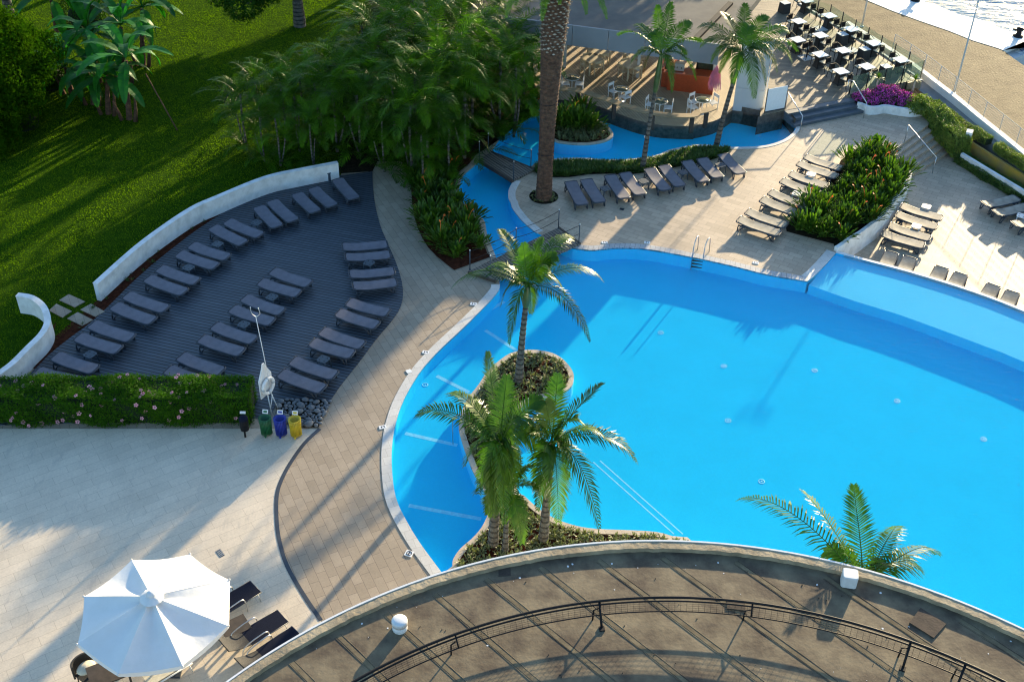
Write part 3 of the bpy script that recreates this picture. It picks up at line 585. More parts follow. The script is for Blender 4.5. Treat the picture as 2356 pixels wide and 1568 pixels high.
# --- bar pavilion
FZ = .15
bp = thing('bar_pavilion', 'open poolside bar pavilion with a flat roof and grey fascia panels', 'building')
ftop = [flat(p) for p in bartop]+[flat(p) for p in barright[:3]]
m = MB(); flo = ftop+[flat(w3('C', 600, 500, FZ)), flat(w3('C', 300, -300, FZ)), flat(w3('B', 1260, -400, FZ)), flat(w3('B', 1275, 560, FZ)), flat(w3('B', 1330, 690, 0))]
m.prism(flo, -.5, FZ); m.build('floor', M['deck3'], bp)
m = MB(); m.wall([p+Vector((0, -.012, 0)) for p in ftop], -.5, FZ-.02); m.build('skirting', M['btile'], bp)
m = MB(); m.wall([p+Vector((0, -.02, 0)) for p in ftop], -.6, .10); m.build('tile_band', M['btile'], bp)
FB = [w3('P', -260, 430, 2.95), w3('P', 150, 470, 2.95), w3('P', 1000, 583, 2.95), w3('P', 1640, 668, 2.95)]
fdir = (FB[3]-FB[1]).normalized(); fn = Vector((-fdir.y, fdir.x, 0))
A_ = FB[1]-fdir*5.5; Z_ = FB[3]+fdir*.35
npan = 7
for k in range(npan):
    p0 = A_.lerp(Z_, k/npan)+fdir*.012; p1 = A_.lerp(Z_, (k+1)/npan)-fdir*.012; m = MB()
    m.strip([flat(p0), flat(p1)], .1, 2.95, 4.05); m.build('fascia_panel', M['fascia'], bp)
m = MB(); m.prism([flat(A_+fn*.06), flat(Z_+fn*.06), flat(Z_+fn*9+fdir*1.5), flat(A_+fn*9)], 3.55, 3.95, bottom=True); m.build('roof', M['roofb'], bp)
m = MB(); c0 = Z_+fn*4+fdir*.3; m.strip([flat(Z_+fn*.3-fdir*1.3), flat(Z_+fn*5.5-fdir*.2)], .28, 3.951, 4.1); m.build('roof_gutter', M['black'], bp)
for i in range(4):
    for j in (3.2, 8.6):
        p = A_.lerp(Z_, .04+i*.31)+fn*j; m = MB(); m.obox((p.x, p.y, (FZ+3.55)/2), .16, .16, 3.55-FZ); m.build('column', M['panel'], bp)
m = MB()
for k in range(26):
    p = A_.lerp(Z_, .02+.98*k/25)+fn*8.9; m.obox((p.x, p.y, 1.9), .22 if k % 3 else .45, .1, 3.4, .3)
m.build('added_shade_slats', M['dwood'], bp)  # unseen slats added to throw stripes of light and shade on the bar floor
m = MB(); m.wall([flat(p)-Vector((0, .02, 0)) for p in barright], -.6, .40); m.wall([flat(w3('C', 545, 792, .45))-Vector((0, .03, 0)), flat(fr[0])-Vector((0, .03, 0))], -.6, .445); m.build('tile_band', M['btile'], bp)
# clad pillar
q0 = w3('P', 1865, 1160, .1); q1 = w3('P', 2170, 1197, .1); pdv = (q1-q0).normalized(); pnv = Vector((-pdv.y, pdv.x, 0)); 
pil = thing('clad_pillar', 'tall pale grey panelled pillar at the right front corner of the bar', 'pillar')
for k in range(3):
    m = MB(); zc = .1+4.0*(k+.5)/3; cc = (q0+q1)/2+pnv*.25; m.obox((cc.x, cc.y, zc), (q1-q0).length, .5, 4.0/3-.015, math.atan2(pdv.y, pdv.x)); m.build('cladding_panel', M['panel'], pil)
m = MB(); cc = (q0+q1)/2+pnv*.27; m.obox((cc.x, cc.y, 2.05), (q1-q0).length-.03, .44, 4.1, math.atan2(pdv.y, pdv.x)); m.build('core', M['dark'], pil)
m = MB(); e = q1+pdv*.06+pnv*.1; m.obox((e.x, e.y, 2.1), .05, .12, 4.2, math.atan2(pdv.y, pdv.x)); m.build('edge_trim', M['plw'], pil)
m = MB(); m.wall([flat(q0)-pnv*.02, flat(q1+pdv*.4)-pnv*.02], -.4, .14); m.build('plinth', M['btile'], pil)
# glass screen right of pillar
s0 = w3('C', 590, 764, .45); s1 = w3('C', 725, 738, .45); t = thing('glass_screen', 'pale glass panel between the pillar and the cafe steps', 'screen')
m = MB(); m.strip([flat(s0), flat(s1)], .03, .5, 1.75); m.build('pane', M['ttop'], t)  # opaque white stands in for the reflection on the glass
m = MB(); m.strip([flat(s0), flat(s1)], .06, .42, .5); m.tube([flat(s1)+Vector((0, 0, .4)), flat(s1)+Vector((0, 0, 1.8))], .025, 6); m.tube([flat(s0)+Vector((0, 0, .4)), flat(s0)+Vector((0, 0, 1.8))], .025, 6); m.build('frame', M['lframe'], t)
# curved counter
ct = smooth([w3('B', x, y, 1.15) for x, y in [(1330, 592), (1435, 602), (1520, 605), (1600, 618), (1750, 665), (1900, 715), (2050, 757), (2200, 780), (2356, 782)]]+[w3('P', x, y, 1.15) for x, y in [(1500, 1172), (1600, 1150), (1680, 1120)]], 4)
t = thing('bar_counter', 'curved timber drinks counter along the edge of the bar deck', 'counter')
m = MB(); m.strip(ct, .42, 1.10, 1.15); m.build('counter_top', M['wood'], t)
for i in (3, 11, 18, 25, 32, 40):
    if i < len(ct): 
        p = ct[i]; m = MB(); m.obox((p.x, p.y, (FZ+1.09)/2), .2, .12, 1.09-FZ, .3); m.build('support', M['dwood'], t)
# orange bar
ob = w3('P', 1175, 945, FZ); o1 = w3('P', 1655, 1000, FZ); od = (o1-ob).normalized(); on = Vector((-od.y, od.x, 0)); t = thing('orange_bar', 'glossy orange bar unit under the pavilion roof', 'bar')
LO = (o1-ob).length; ang = math.atan2(od.y, od.x)
m = MB(); c = (ob+o1)/2+on*.35; m.obox((c.x, c.y, FZ+.5), LO, .6, 1.0, ang); m.build('front', M['orange'], t)
m = MB(); c = (ob+o1)/2+on*.35; m.obox((c.x, c.y, FZ+1.03), LO+.5, .85, .06, ang); c = ob+on*1.8-od*.05; m.obox((c.x, c.y, FZ+1.03), .9, 3.0, .06, ang); m.build('top', M['orange'], t)
m = MB(); c = ob+on*1.8; m.obox((c.x, c.y, FZ+.5), .7, 2.9, 1.0, ang); m.build('side', M['orange'], t)
c = ob+od*LO*.78+on*1.6; t = thing('drinks_fridge', 'black drinks fridge behind the orange bar', 'fridge', (c.x, c.y, FZ), ang)
m = MB(); m.obox((0, 0, .7), 1.1, .7, 1.4); cab = m.build('cabinet', M['black'], t); m = MB(); m.obox((.0, -.36, .9), .9, .02, .8); m.build('door', M['tglass'], cab)
c = ob+od*.55+on*.4; t = thing('coffee_machine', 'silver coffee machine on the orange bar top', 'appliance', (c.x, c.y, FZ+1.06), ang)
m = MB(); m.obox((0, 0, .22), .5, .42, .36); m.obox((0, -.05, .42), .44, .3, .04); m.build('body', M['steel'], t); m = MB(); m.tube([(-.12, -.26, .2), (-.12, -.2, .26)], .02); m.tube([(.12, -.26, .2), (.12, -.2, .26)], .02); m.build('spout', M['black'], t)
# --- bridges
def bridge(cs, z, label, posts, ropes):
    t = thing('footbridge', label, 'bridge'); m = MB(); m.prism([flat(p) for p in cs], z-.1, z); m.build('boards', M['bridge'], t)
    m = MB(); m.strip([flat(cs[0]), flat(cs[1])], .08, z-.14, z+.02); m.build('side_beam', M['dwood'], t); m = MB(); m.strip([flat(cs[3]), flat(cs[2])], .08, z-.14, z+.02); m.build('side_beam', M['dwood'], t)
    for p in posts:
        m = MB(); m.tube([p, p+Vector((0, 0, .98))], .022, 8); m.lathe(p, [(.05, .0), (.05, .015), (.02, .02)], 10); po = m.build('post', M['stab'], t)
        m = MB(); m.lathe(p, [(.03, .97), (.03, 1.0), (.001, 1.02)], 8); m.build('post_cap', M['steel'], po)
    for a, b in ropes:
        for h in (.93, .5):
            pts = [a.lerp(b, i/12)+Vector((0, 0, h-.12*4*(i/12)*(1-i/12))) for i in range(13)]; m = MB(); m.tube(pts, .012, 5); m.build('rope', M['black'], t)
b1 = [w3('B', 905, 1090, .12), w3('B', 1132, 1228, .12), w3('B', 1282, 1150, .12), w3('B', 985, 1030, .12)]
P_ = [w3('B', 905, 1085, .12), w3('B', 1137, 1222, .12), w3('B', 1255, 1140, .12), w3('B', 965, 1030, .12)]
bridge(b1, .12, 'small timber footbridge over the narrow upper stream near the palm thicket', P_, [(P_[0], P_[1]), (P_[3], P_[2])])
b2 = [w3('W', 270, 1170, .1), w3('W', 690, 1310, .1), w3('W', 1960, 745, .1), w3('W', 1640, 500, .1)]
P_ = [w3('W', 298, 1140, .1), w3('W', 604, 1225, .1), w3('W', 1940, 745, .1), w3('W', 1632, 520, .1), w3('W', 990, 800, .1)]
bridge(b2, .1, 'larger timber footbridge where the stream joins the main pool', P_, [(P_[0], P_[4]), (P_[4], P_[3]), (P_[1], P_[2])])
# --- ladder
t = thing('pool_ladder', 'steel pool ladder at the tiled far edge of the pool', 'ladder')
for xa, xb in (((98, 215), (130, 62)), ((172, 222), (208, 78))):
    c = w3('G', *xa, -.05); e = w3('G', xb[0]+6, xb[1]+85, .02)
    u_ = (flat(e)-flat(c)); m = MB(); pts = [flat(c)+Vector((0, 0, -.8)), flat(c)+Vector((0, 0, .35)), flat(c)+u_*.12+Vector((0, 0, .72)), flat(c)+u_*.45+Vector((0, 0, .86)), flat(c)+u_*.85+Vector((0, 0, .72)), flat(e)+Vector((0, 0, .0))]
    m.tube(smooth(pts, 4), .022, 8); m.build('rail', M['steel'], t)
l0 = flat(w3('G', 98, 215, -.05)); l1 = flat(w3('G', 172, 222, -.05))
for z in (-.12, -.28, -.45):
    m = MB(); c = (l0+l1)/2; m.obox((c.x, c.y, z), (l1-l0).length, .09, .03, math.atan2((l1-l0).y, (l1-l0).x)); m.build('tread', M['black'], t)
# --- handrails
def handrail(pts, label, feet):
    t = thing('handrail', label, 'handrail'); m = MB(); m.tube(pts, .024, 8); m.build('rail', M['steel'], t)
    for a, z in feet: m = MB(); m.tube([Vector((a.x, a.y, z)), a], .02, 8); m.build('post', M['steel'], t)
h0 = w3('C', 750, 630, 1.35); h1 = w3('C', 850, 790, .9); handrail([h0, h1], 'steel handrail on the left side of the cafe steps', [(h0, .45), (h1, 0)])
h0 = w3('C', 1165, 542, 1.35); h01 = w3('C', 1195, 552, 1.35); h1 = w3('C', 1285, 700, .9); handrail([h0, h01, h1], 'steel handrail on the right of the cafe steps, in front of the bougainvillea', [(h0, .45), (h1, 0)])
h0 = w3('C', 1570, 850, .92); h1 = w3('C', 1760, 1070, .02); handrail([h0, h1], 'steel handrail down the middle of the stone stairs', [(h0, 0), (h1, -.9)])
# --- glass fence
t = thing('glass_fence', 'glass balustrade around the cafe deck', 'fence')
tops = [w3('N', x, y, .45+1.12) for x, y in [(620, -90), (780, 0), (950, 60), (1115, 160), (1290, 265), (1465, 370), (1645, 480), (1832, 590), (2025, 700), (2215, 815), (1950, 875), (1705, 927), (1465, 975), (1240, 1017)]]
for i, p in enumerate(tops):
    m = MB(); m.tube([Vector((p.x, p.y, .4)), p], .03, 6); m.build('post', M['black'] if i != 9 else M['wood'], t)
    if i < len(tops)-1:
        q = tops[i+1]; m = MB(); e = (q-p).normalized()*.05; m.strip([flat(p+e), flat(q-e)], .012, .52, 1.5); m.build('glass_pane', M['glass'], t)
# --- promenade fence
t = thing('promenade_fence', 'pale metal railing along the walkway above the quay', 'fence')
kk = resample([Vector((p.x, p.y, .3)) for p in kerb[5:]], 1.45); kk = kk[:34]
for p in kk: m = MB(); m.tube([p, p+Vector((0, 0, .95))], .016, 6); m.build('post', M['panel'], t)
for j in range(8): m = MB(); m.tube([p+Vector((0, 0, .1+.84*j/7)) for p in kk], .008 if j < 7 else .016, 5); m.build('rail', M['panel'], t)
# --- lamps & bollards
def lamp(k, bx, by, zb, h, label, heads=True):
    b_ = w3(k, bx, by, zb); t = thing('street_lamp', label, 'street lamp', b_)
    m = MB(); m.tube([(0, 0, 0), (0, 0, h*.45), (0, 0, h)], [.06, .05, .03], 8); m.lathe((0, 0, 0), [(.12, 0), (.12, .04), (.06, .06)], 10); m.build('pole', M['panel'], t)
    m = MB(); m.tube([(-.55, 0, h-.02), (.35, 0, h-.02)], .025, 6); m.build('crossbar', M['panel'], t)
    for x, y in ((-.6, 0), (.1, .1), (.4, -.08)):
        m = MB(); m.obox((x, y, h+.05), .2, .15, .08, random.uniform(-.5, .5), tilt=Matrix.Rotation(.5, 3, 'X')); m.build('lamp_head', M['black'], t)
    m = MB(); m.tube([(-.25+.22*math.cos(g), 0, h-.35+.32*math.sin(g)) for g in [i*.45 for i in range(15)]], .015, 5); m.build('coiled_cable', M['panel'], t)
lamp('T', 1355, 1330, -.1, 5.6, 'tall thin lamp post with floodlights rising behind the promenade fence')
lamp('T', 40, 380, -.1, 6.0, 'thin lamp post behind the glass fence, its head out of the picture')
def bollard(p, label):
    t = thing('mooring_bollard', label, 'bollard', p)
    m = MB(); m.lathe((0, 0, 0), [(.3, 0), (.3, .05), (.16, .1), (.13, .35), (.17, .45), (.2, .5), (.12, .56), (.001, .57)], 14); m.build('body', M['black'], t)
    m = MB(); m.tube([(-.38, 0, .45), (-.25, 0, .4), (.25, 0, .4), (.38, 0, .45)], .06, 6); m.build('horns', M['black'], t)
bollard(w3('T', 2268, 520, -.08), 'black mooring bollard near the right corner of the white quay'); bollard(w3('T', 805, 8, -.08), 'black mooring bollard at the top edge of the picture')
# quay side board
a = w3('T', 2075, 728, -.1); b_ = w3('T', 2420, 578, -.1); e_ = (b_-a).normalized(); nn = Vector((e_.y, -e_.x, 0))
t = thing('moored_pontoon', 'grey pontoon side with blue lettering against the quay corner', 'pontoon')
m = MB(); m.prism([flat(a), flat(a)+nn*.7, flat(b_)+nn*.7, flat(b_)], -1.8, -.35); m.build('hull', M['panel'], t)
m = MB(); m.prism([flat(a)+e_*1.0+nn*.12, flat(a)+e_*1.0+nn*.5, flat(b_)+nn*.5, flat(b_)+nn*.12], -.345, -.335); m.build('sign_board', M['ttop'], t)
cu = bpy.data.curves.new('lettering', 'FONT'); cu.body = 'APUZZ'; cu.size = .42; cu.extrude = .004; to = bpy.data.objects.new('lettering', cu); COL.objects.link(to)
to.location = flat(a)+e_*1.3+nn*.44+Vector((0, 0, -.328)); to.rotation_euler = (0, 0, math.atan2(e_.y, e_.x)); bl = plain('sign_blue', (.02, .10, .35)); cu.materials.append(bl); to.parent = t
# ================================================================== VEGETATION
def bez(P, n):
    P = np.array(P, float); t = np.linspace(0, 1, n)[:, None]
    if len(P) == 3: p = (1-t)**2*P[0]+2*t*(1-t)*P[1]+t*t*P[2]; g = 2*(1-t)*(P[1]-P[0])+2*t*(P[2]-P[1])
    else: p = (1-t)**3*P[0]+3*t*(1-t)**2*P[1]+3*t*t*(1-t)*P[2]+t**3*P[3]; g = 3*(1-t)**2*(P[1]-P[0])+6*t*(1-t)*(P[2]-P[1])+3*t*t*(P[3]-P[2])
    g /= np.linalg.norm(g, axis=1)[:, None]+1e-9; return p, g
def frond_arrays(P, n=44, ll=.55, lw=.035, vee=.35, droop=.35, start=.12, rng=RNG, twist=0, rib=.014):
    """one feather frond: leaflets as bent blades on both sides of a rib"""
    p, g = bez(P, n+2); k0 = int(start*n); idx = np.arange(k0, n+1); p_ = p[idx]; g_ = g[idx]; m = len(idx)
    up = np.array([0, 0, 1.]); sd = np.cross(g_, up); l = np.linalg.norm(sd, axis=1)[:, None]; sd = np.where(l < .15, np.array([[1., 0, 0]]), sd/(l+1e-9)); un = np.cross(sd, g_)
    if twist: sd2 = sd*math.cos(twist)+un*math.sin(twist); un = un*math.cos(twist)-sd*math.sin(twist); sd = sd2
    u = np.linspace(0, 1, m)[:, None]; prof = np.clip(np.sin(np.pi*(u*.82+.13)), .12, 1)**.6*(1-.35*u)
    V = []; Q = []; T = []; o = 0
    for s in (-1, 1):
        L = ll*prof*rng.uniform(.85, 1.1, (m, 1)); vv = vee*rng.uniform(.5, 1.3, (m, 1))
        dr = g_*(.35+.75*u+rng.normal(0, .06, (m, 1)))+sd*s*(1.0)+un*vv; dr /= np.linalg.norm(dr, axis=1)[:, None]
        wd = np.cross(dr, un); wd /= np.linalg.norm(wd, axis=1)[:, None]+1e-9
        dl = droop*L*rng.uniform(.6, 1.5, (m, 1)); z = np.array([[0, 0, 1.]])
        b = p_; mid = b+dr*L*.5-z*dl*.22; tip = b+dr*L*.93-z*dl
        w0 = lw*.6; w1 = lw
        A = np.stack([b-wd*w0*.5, b+wd*w0*.5, mid+wd*w1*.5, mid-wd*w1*.5, tip], 1).reshape(-1, 3); V.append(A)
        i = np.arange(m)[:, None]*5+o; Q.append(i+np.array([[0, 1, 2, 3]])); T.append(i+np.array([[3, 2, 4]])); o += m*5
    # rib
    nr = n+2; rr = np.linspace(rib, rib*.25, nr)[:, None]; gs = np.cross(g, up); gs /= np.linalg.norm(gs, axis=1)[:, None]+1e-9; gu = np.cross(gs, g)
    A = np.stack([p+gs*rr, p-gs*rr, p+gu*rr], 1).reshape(-1, 3); V.append(A); i = np.arange(nr-1)[:, None]*3+o
    for a, b in ((0, 1), (1, 2), (2, 0)): Q.append(np.concatenate([i+a, i+b, i+b+3, i+a+3], 1))
    return np.concatenate(V), np.concatenate(Q), np.concatenate(T)
def merge(parts):
    V = []; Q = []; T = []; o = 0
    for v, q, t in parts: V.append(v); Q.append(q+o); T.append(t+o); o += len(v)
    return np.concatenate(V), np.concatenate(Q), np.concatenate(T)
def std_frond(az, el, L, hub=(0, 0, 0), curl=.8, **kw):
    """frond leaving the hub at azimuth/elevation and arching over under its weight"""
    h = np.array(hub, float); a = np.array([math.cos(az), math.sin(az), 0]); z = np.array([0, 0, 1.])
    d0 = a*math.cos(el)+z*math.sin(el); p1 = h+d0*L*.38; p2 = p1+(a*math.cos(el-curl*.5)+z*math.sin(el-curl*.5))*L*.33; p3 = p2+(a*math.cos(el-curl*1.5)+z*math.sin(el-curl*1.5))*L*.36
    return frond_arrays([h, p1, p2, p3], **kw)
def taper_trunk(name, pts, radii, mat, parent, rings=0, n=14, rng=random, amp=.012, sp=.11):
    P = resample([Vector(p) for p in smooth(pts, 6)], sp); rs = []
    for i in range(len(P)):
        f = i/(len(P)-1); j = f*(len(radii)-1); a = int(min(j, len(radii)-2)); rs.append(radii[a]+(radii[a+1]-radii[a])*(j-a)+(amp if i % 2 == 0 else -amp*.4)*rng.uniform(.6, 1.2))
    m = MB(); m.tube(P, rs, n, sm=False); return m.build(name, mat, parent)
def tipvec(px_, py_, dz, s):
    """frond tip offset in metres from a picture offset: x right, y up, with chosen height change"""
    return np.array([px_/s, (py_/s-.79*dz)/.62, dz])
def king_palm(base, hubh, lean, label, tips, s, rad=(.17, .12, .09), shaft=.75, leafl=.66, nl=44):
    """tips: list of (dx px, dy px up, dz m, arch m)"""
    t = thing('palm_tree', label, 'palm', base, group='feather palms round the pool')
    hub = Vector(lean)+Vector((0, 0, hubh)); sb = hub*( (hubh-shaft)/hubh ) if hubh > shaft else Vector((0, 0, .1))
    taper_trunk('trunk', [Vector((0, 0, -.1)), sb*.5+Vector((lean[0]*-.06, 0, 0)), sb], rad, M['bark'], t)
    m = MB(); P = smooth([sb-(hub-sb)*.02, sb.lerp(hub, .25), sb.lerp(hub, .6), hub, hub+Vector((0, 0, .12))], 3); rr = [rad[-1]+.02+.045*math.sin(math.pi*min(1, i/(len(P)-1)*1.15)) - .06*(i/(len(P)-1))**2 for i in range(len(P))]
    m.tube(P, rr, 14); m.build('crownshaft', M['shaft'], t)
    h = np.array(hub)
    rk = random.Random(int(hubh*100)+len(tips)); tips = list(tips)+[(rk.uniform(-110, 110)*s/64, rk.uniform(-70, 60)*s/64, rk.uniform(-1.3, .4), rk.uniform(.6, .9)) for _ in range(0)]
    for i, (dx, dy, dz, arch) in enumerate(tips):
        tv = tipvec(dx, dy, dz, s); L = np.linalg.norm(tv); hz = tv*np.array([1, 1, 0])
        p1 = h+hz*.30+np.array([0, 0, arch*.85+max(dz, 0)*.4]); p2 = h+hz*.78+np.array([0, 0, arch*1.05+dz*.55])
        V, Q, T = frond_arrays([h, p1, p2, h+tv], n=nl, ll=leafl*rk.uniform(.9, 1.1), lw=.047, vee=rk.uniform(.05, .4), droop=.34 if dz < 1 else .15, start=.14, twist=random.uniform(-.7, .7), rib=.022)
        npmesh('frond', V, Q, T, M['frond'], t)
    return t, hub
s1 = 64
king_palm(w3('.', 1193, 878), 4.3, (.22, 0, 0), 'feather palm standing alone on the round head of the pool island',
    [(-178, -2, -.7, .95), (-66, 140, 1.2, .5), (105, 130, .7, .9), (62, 75, 1.3, .5), (178, 22, -.2, 1.0), (146, -118, -1.5, .9), (-38, -128, -1.6, .8), (10, -55, -1.3, .7), (-12, 100, 2.0, .2), (45, 45, 1.0, .8), (-95, 45, .3, .8), (90, -10, -.9, .9), (-60, -40, -1.0, .8), (30, 115, 1.6, .5)], s1)
s2 = 78
king_palm(w3('.', 1134, 1252), 4.3, (.18, .1, 0), 'taller feather palm at the left of the trio beside the roof edge',
    [(-205, 60, .3, .95), (-125, 118, .8, .7), (-35, 220, 1.9, .3), (12, 165, 1.8, .3), (-85, -60, -1.1, .7), (-20, -150, -1.7, .8), (70, 60, .7, .8), (95, 110, 1.3, .6), (55, -95, -1.5, .8), (-60, 20, -.2, .8), (100, -20, -.7, .8), (25, -60, -1.0, .7), (-50, -125, -1.6, .8), (15, -190, -2.0, .5), (-15, -175, -1.9, .5), (40, -150, -1.8, .6)], s2, leafl=.72, rad=(.18, .14, .11))
king_palm(w3('.', 1250, 1242), 4.1, (.12, .1, 0), 'feather palm at the right of the trio beside the roof edge',
    [(10, 172, 1.8, .35), (120, 150, 1.4, .5), (205, -38, -.5, 1.0), (118, -200, -2.0, 1.0), (-55, 55, .6, .7), (-90, -5, -.4, .8), (60, 60, .9, .7), (-35, -110, -1.4, .7), (40, -85, -1.1, .8), (130, 15, .2, .9), (-20, 110, 1.5, .4), (20, -185, -1.9, .5), (-30, -160, -1.8, .5), (55, -60, -1.2, .7)], s2, leafl=.72, rad=(.17, .13, .11))
king_palm(w3('.', 1162, 1268), 2.6, (.05, 0, 0), 'small young palm between the two taller palms by the roof edge',
    [(35, -110, -1.0, .6), (-60, 45, .5, .6), (50, 70, .9, .4), (-45, -50, -.6, .6), (10, 110, 1.2, .3), (70, 5, .1, .6), (-75, 0, 0, .6)], 74, rad=(.11, .08, .07), shaft=.5)
p5 = at(1985, 1352, 4.3)
king_palm(Vector((p5.x, p5.y, 0)), 4.3, (0, 0, 0), 'palm behind the parapet whose crown shows over the roof edge at the lower right',
    [(-222, 150, .0, 1.2), (-98, 182, .9, .5), (-8, 205, 1.7, .3), (105, 112, .3, .8), (195, 50, -.5, .9), (-60, 60, 0, .6), (60, 40, .2, .6), (150, 20, -.6, .8)], 76, leafl=.8)
king_palm(w3('.', 1478, 388), 5.8, (.35, 0, 0), 'slender palm in the hedge strip in front of the bar counter, left of its twin',
    [(-100, 60, .4, .8), (-8, 130, 1.7, .3), (22, 135, 1.9, .3), (100, 45, .4, .7), (85, -50, -.9, .8), (-35, -20, -.6, .6), (30, -80, -1.4, .7), (-60, 85, .9, .6), (70, 90, 1.2, .5), (-20, 60, .8, .6), (60, 10, 0, .7), (-70, -15, -.4, .7)], 52, rad=(.14, .10, .08), leafl=.66, shaft=1.7)
king_palm(w3('.', 1647, 337), 5.0, (.62, 0, 0), 'full crowned palm in the hedge strip in front of the clad pillar',
    [(-100, 70, .6, .8), (10, 125, 1.7, .3), (135, 10, .0, 1.0), (115, 60, .7, .8), (30, -110, -1.6, .8), (-50, -45, -.9, .8), (90, -40, -.9, .9), (-95, 20, 0, .8), (60, 95, 1.3, .5), (-45, 105, 1.3, .5), (60, -75, -1.3, .9), (-20, -70, -1.2, .7), (125, -15, -.5, 1.0), (20, 70, 1.0, .6), (-70, -20, -.5, .8)], 50, rad=(.15, .11, .09), leafl=.72)
# hanging flower brooms
def broom(c, L, r, mat, label_p):
    V = []; T = []; m = MB()
    for i in range(150):
        a = random.uniform(0, 6.28); q = r*random.uniform(.1, 1)**.5
        m.tube([c, c+Vector((math.cos(a)*q*.7, math.sin(a)*q*.7, -L*.35)), c+Vector((math.cos(a)*q, math.sin(a)*q, -L*random.uniform(.7, 1)))], .008, 3, cap=False)
    return m
pb = broom(w3('.', 1650, 150, 4.1), 1.3, .34, None, ''); pinkm = plain('pink_flower_strands', (.75, .22, .32), .7); tag(pb.build('flower_cluster', pinkm), 'pink hanging palm flower strands beside the pavilion pillar', 'flower cluster')
pb = broom(at(1248, 1090, 3.0), .85, .32, None, ''); tag(pb.build('flower_cluster', M['cush']), 'cream coloured hanging flower strands on the trio palm above the pool edge', 'flower cluster')
# canary palm
t = thing('date_palm', 'giant date palm with a thick brown trunk rising through the top of the picture', 'palm', w3('.', 1251, 455))
CTR = taper_trunk('trunk', [Vector((0, 0, -.1)), Vector((.03, .05, 3)), Vector((.1, .1, 6.5)), Vector((.22, .15, 10.6))], (.38, .33, .34, .40, .48, .55, .62), M['canary'], t, n=28, amp=.022, sp=.08)
sc = []
m = MB(); random.seed(11)
for i in range(330):
    h = 7.3+i*.0102; a = i*2.39996; f = h/10.6; r = .42+(h-6.5)*.052; c = Vector((.1+.12*(h-6.5)/4, .1+.05*(h-6.5)/4, h)); o = Vector((math.cos(a), math.sin(a), 0)); s_ = Vector((-o.y, o.x, 0))
    hw = random.uniform(.06, .12); hh = random.uniform(.03, .06); q = c+o*r+Vector((0, 0, random.uniform(-.03, .03))); out = q+o*random.uniform(.03, .13)
    m.add([q-s_*hw, q-Vector((0, 0, hh*.8)), q+s_*hw, q+Vector((0, 0, hh)), out-s_*hw*.6+Vector((0, 0, .02)), out-Vector((0, 0, hh*.3)), out+s_*hw*.6+Vector((0, 0, .02)), out+Vector((0, 0, hh*.9))], [(4, 5, 6, 7), (0, 1, 5, 4), (1, 2, 6, 5), (2, 3, 7, 6), (3, 0, 4, 7)])
tag(m.build('leaf_scars', M['scar'], CTR), kind='stuff')
parts = [std_frond(i*2.39996, 1.3-1.15*(i/56)**.9, 3.7, hub=(.22, .15, 10.9), curl=.95, n=46, ll=.5, lw=.045, vee=.2, droop=.2, start=.08, rib=.03) for i in range(56)]
V, Q, T = merge(parts); npmesh('crown', V, Q, T, M['frond'], t)
m = MB(); m.tube([Vector((.37, -.06, 1.8)), Vector((.38, -.02, 3.2)), Vector((.40, 0, 5.2))], .012, 4); m.tube([Vector((.4*math.cos(g), .4*math.sin(g), 4.9)) for g in [i*.4 for i in range(17)]], .014, 4); m.tube([Vector((.37*math.cos(g), .37*math.sin(g), 2.3-.1*math.sin(g))) for g in [i*.4 for i in range(17)]], .014, 4); m.build('cable', M['black'], CTR)
# tree ring
m = MB(); c = w3('.', 1251, 452); m.lathe((c.x, c.y, .0), [(.0, .012), (.68, .012)], 40); m.build('tree_pit', M['dsoil']); bpy.data.objects['tree_pit']['kind'] = 'structure'
# ---- areca palms (thicket)
def areca_crown(seed, nf, L, lo=-.1):
    r = np.random.default_rng(seed); ps = []
    for i in range(nf):
        az = i*2.39996+r.uniform(-.3, .3); el = 1.35-(1.35-lo)*(i/nf)**.9+r.uniform(-.1, .1); ps.append(std_frond(az, el, L*r.uniform(.8, 1.12), curl=r.uniform(.7, 1.5), n=27, ll=.58, lw=.036, vee=.5, droop=.28, start=.16, rng=r, rib=.014, twist=r.uniform(-.3, .3)))
    return merge(ps)
random.seed(21)
APROTO = []
for k in range(5):
    t = thing('areca_palm', 'x', 'palm'); V, Q, T = areca_crown(50+k, 10+k, 2.3+.12*k, .25); cr = npmesh('crown', V+np.array([0, 0, 2.9]), Q, T, M['areca'], t)
    taper_trunk('trunk', [Vector((.0, 0, -.1)), Vector((.05, .03, 1.6)), Vector((0, 0, 3.0))], (.055, .05, .05), M['bark'], t, n=8, amp=.004, sp=.14)
    taper_trunk('trunk', [Vector((.0, 0, -.1)), Vector((.25, -.15, .9)), Vector((.4, -.3, 1.9))], (.045, .04, .035), M['bark'], t, n=7, amp=.004, sp=.14)
    V, Q, T = areca_crown(80+k, 7, 1.9, .2); npmesh('crown', V+np.array([.4, -.3, 1.9]), Q, T, M['areca'], t)
    V, Q, T = areca_crown(120+k, 7, 2.2, .7); npmesh('low_crown', V, Q, T, M['areca'], t)
    index_children(t); APROTO.append(t)
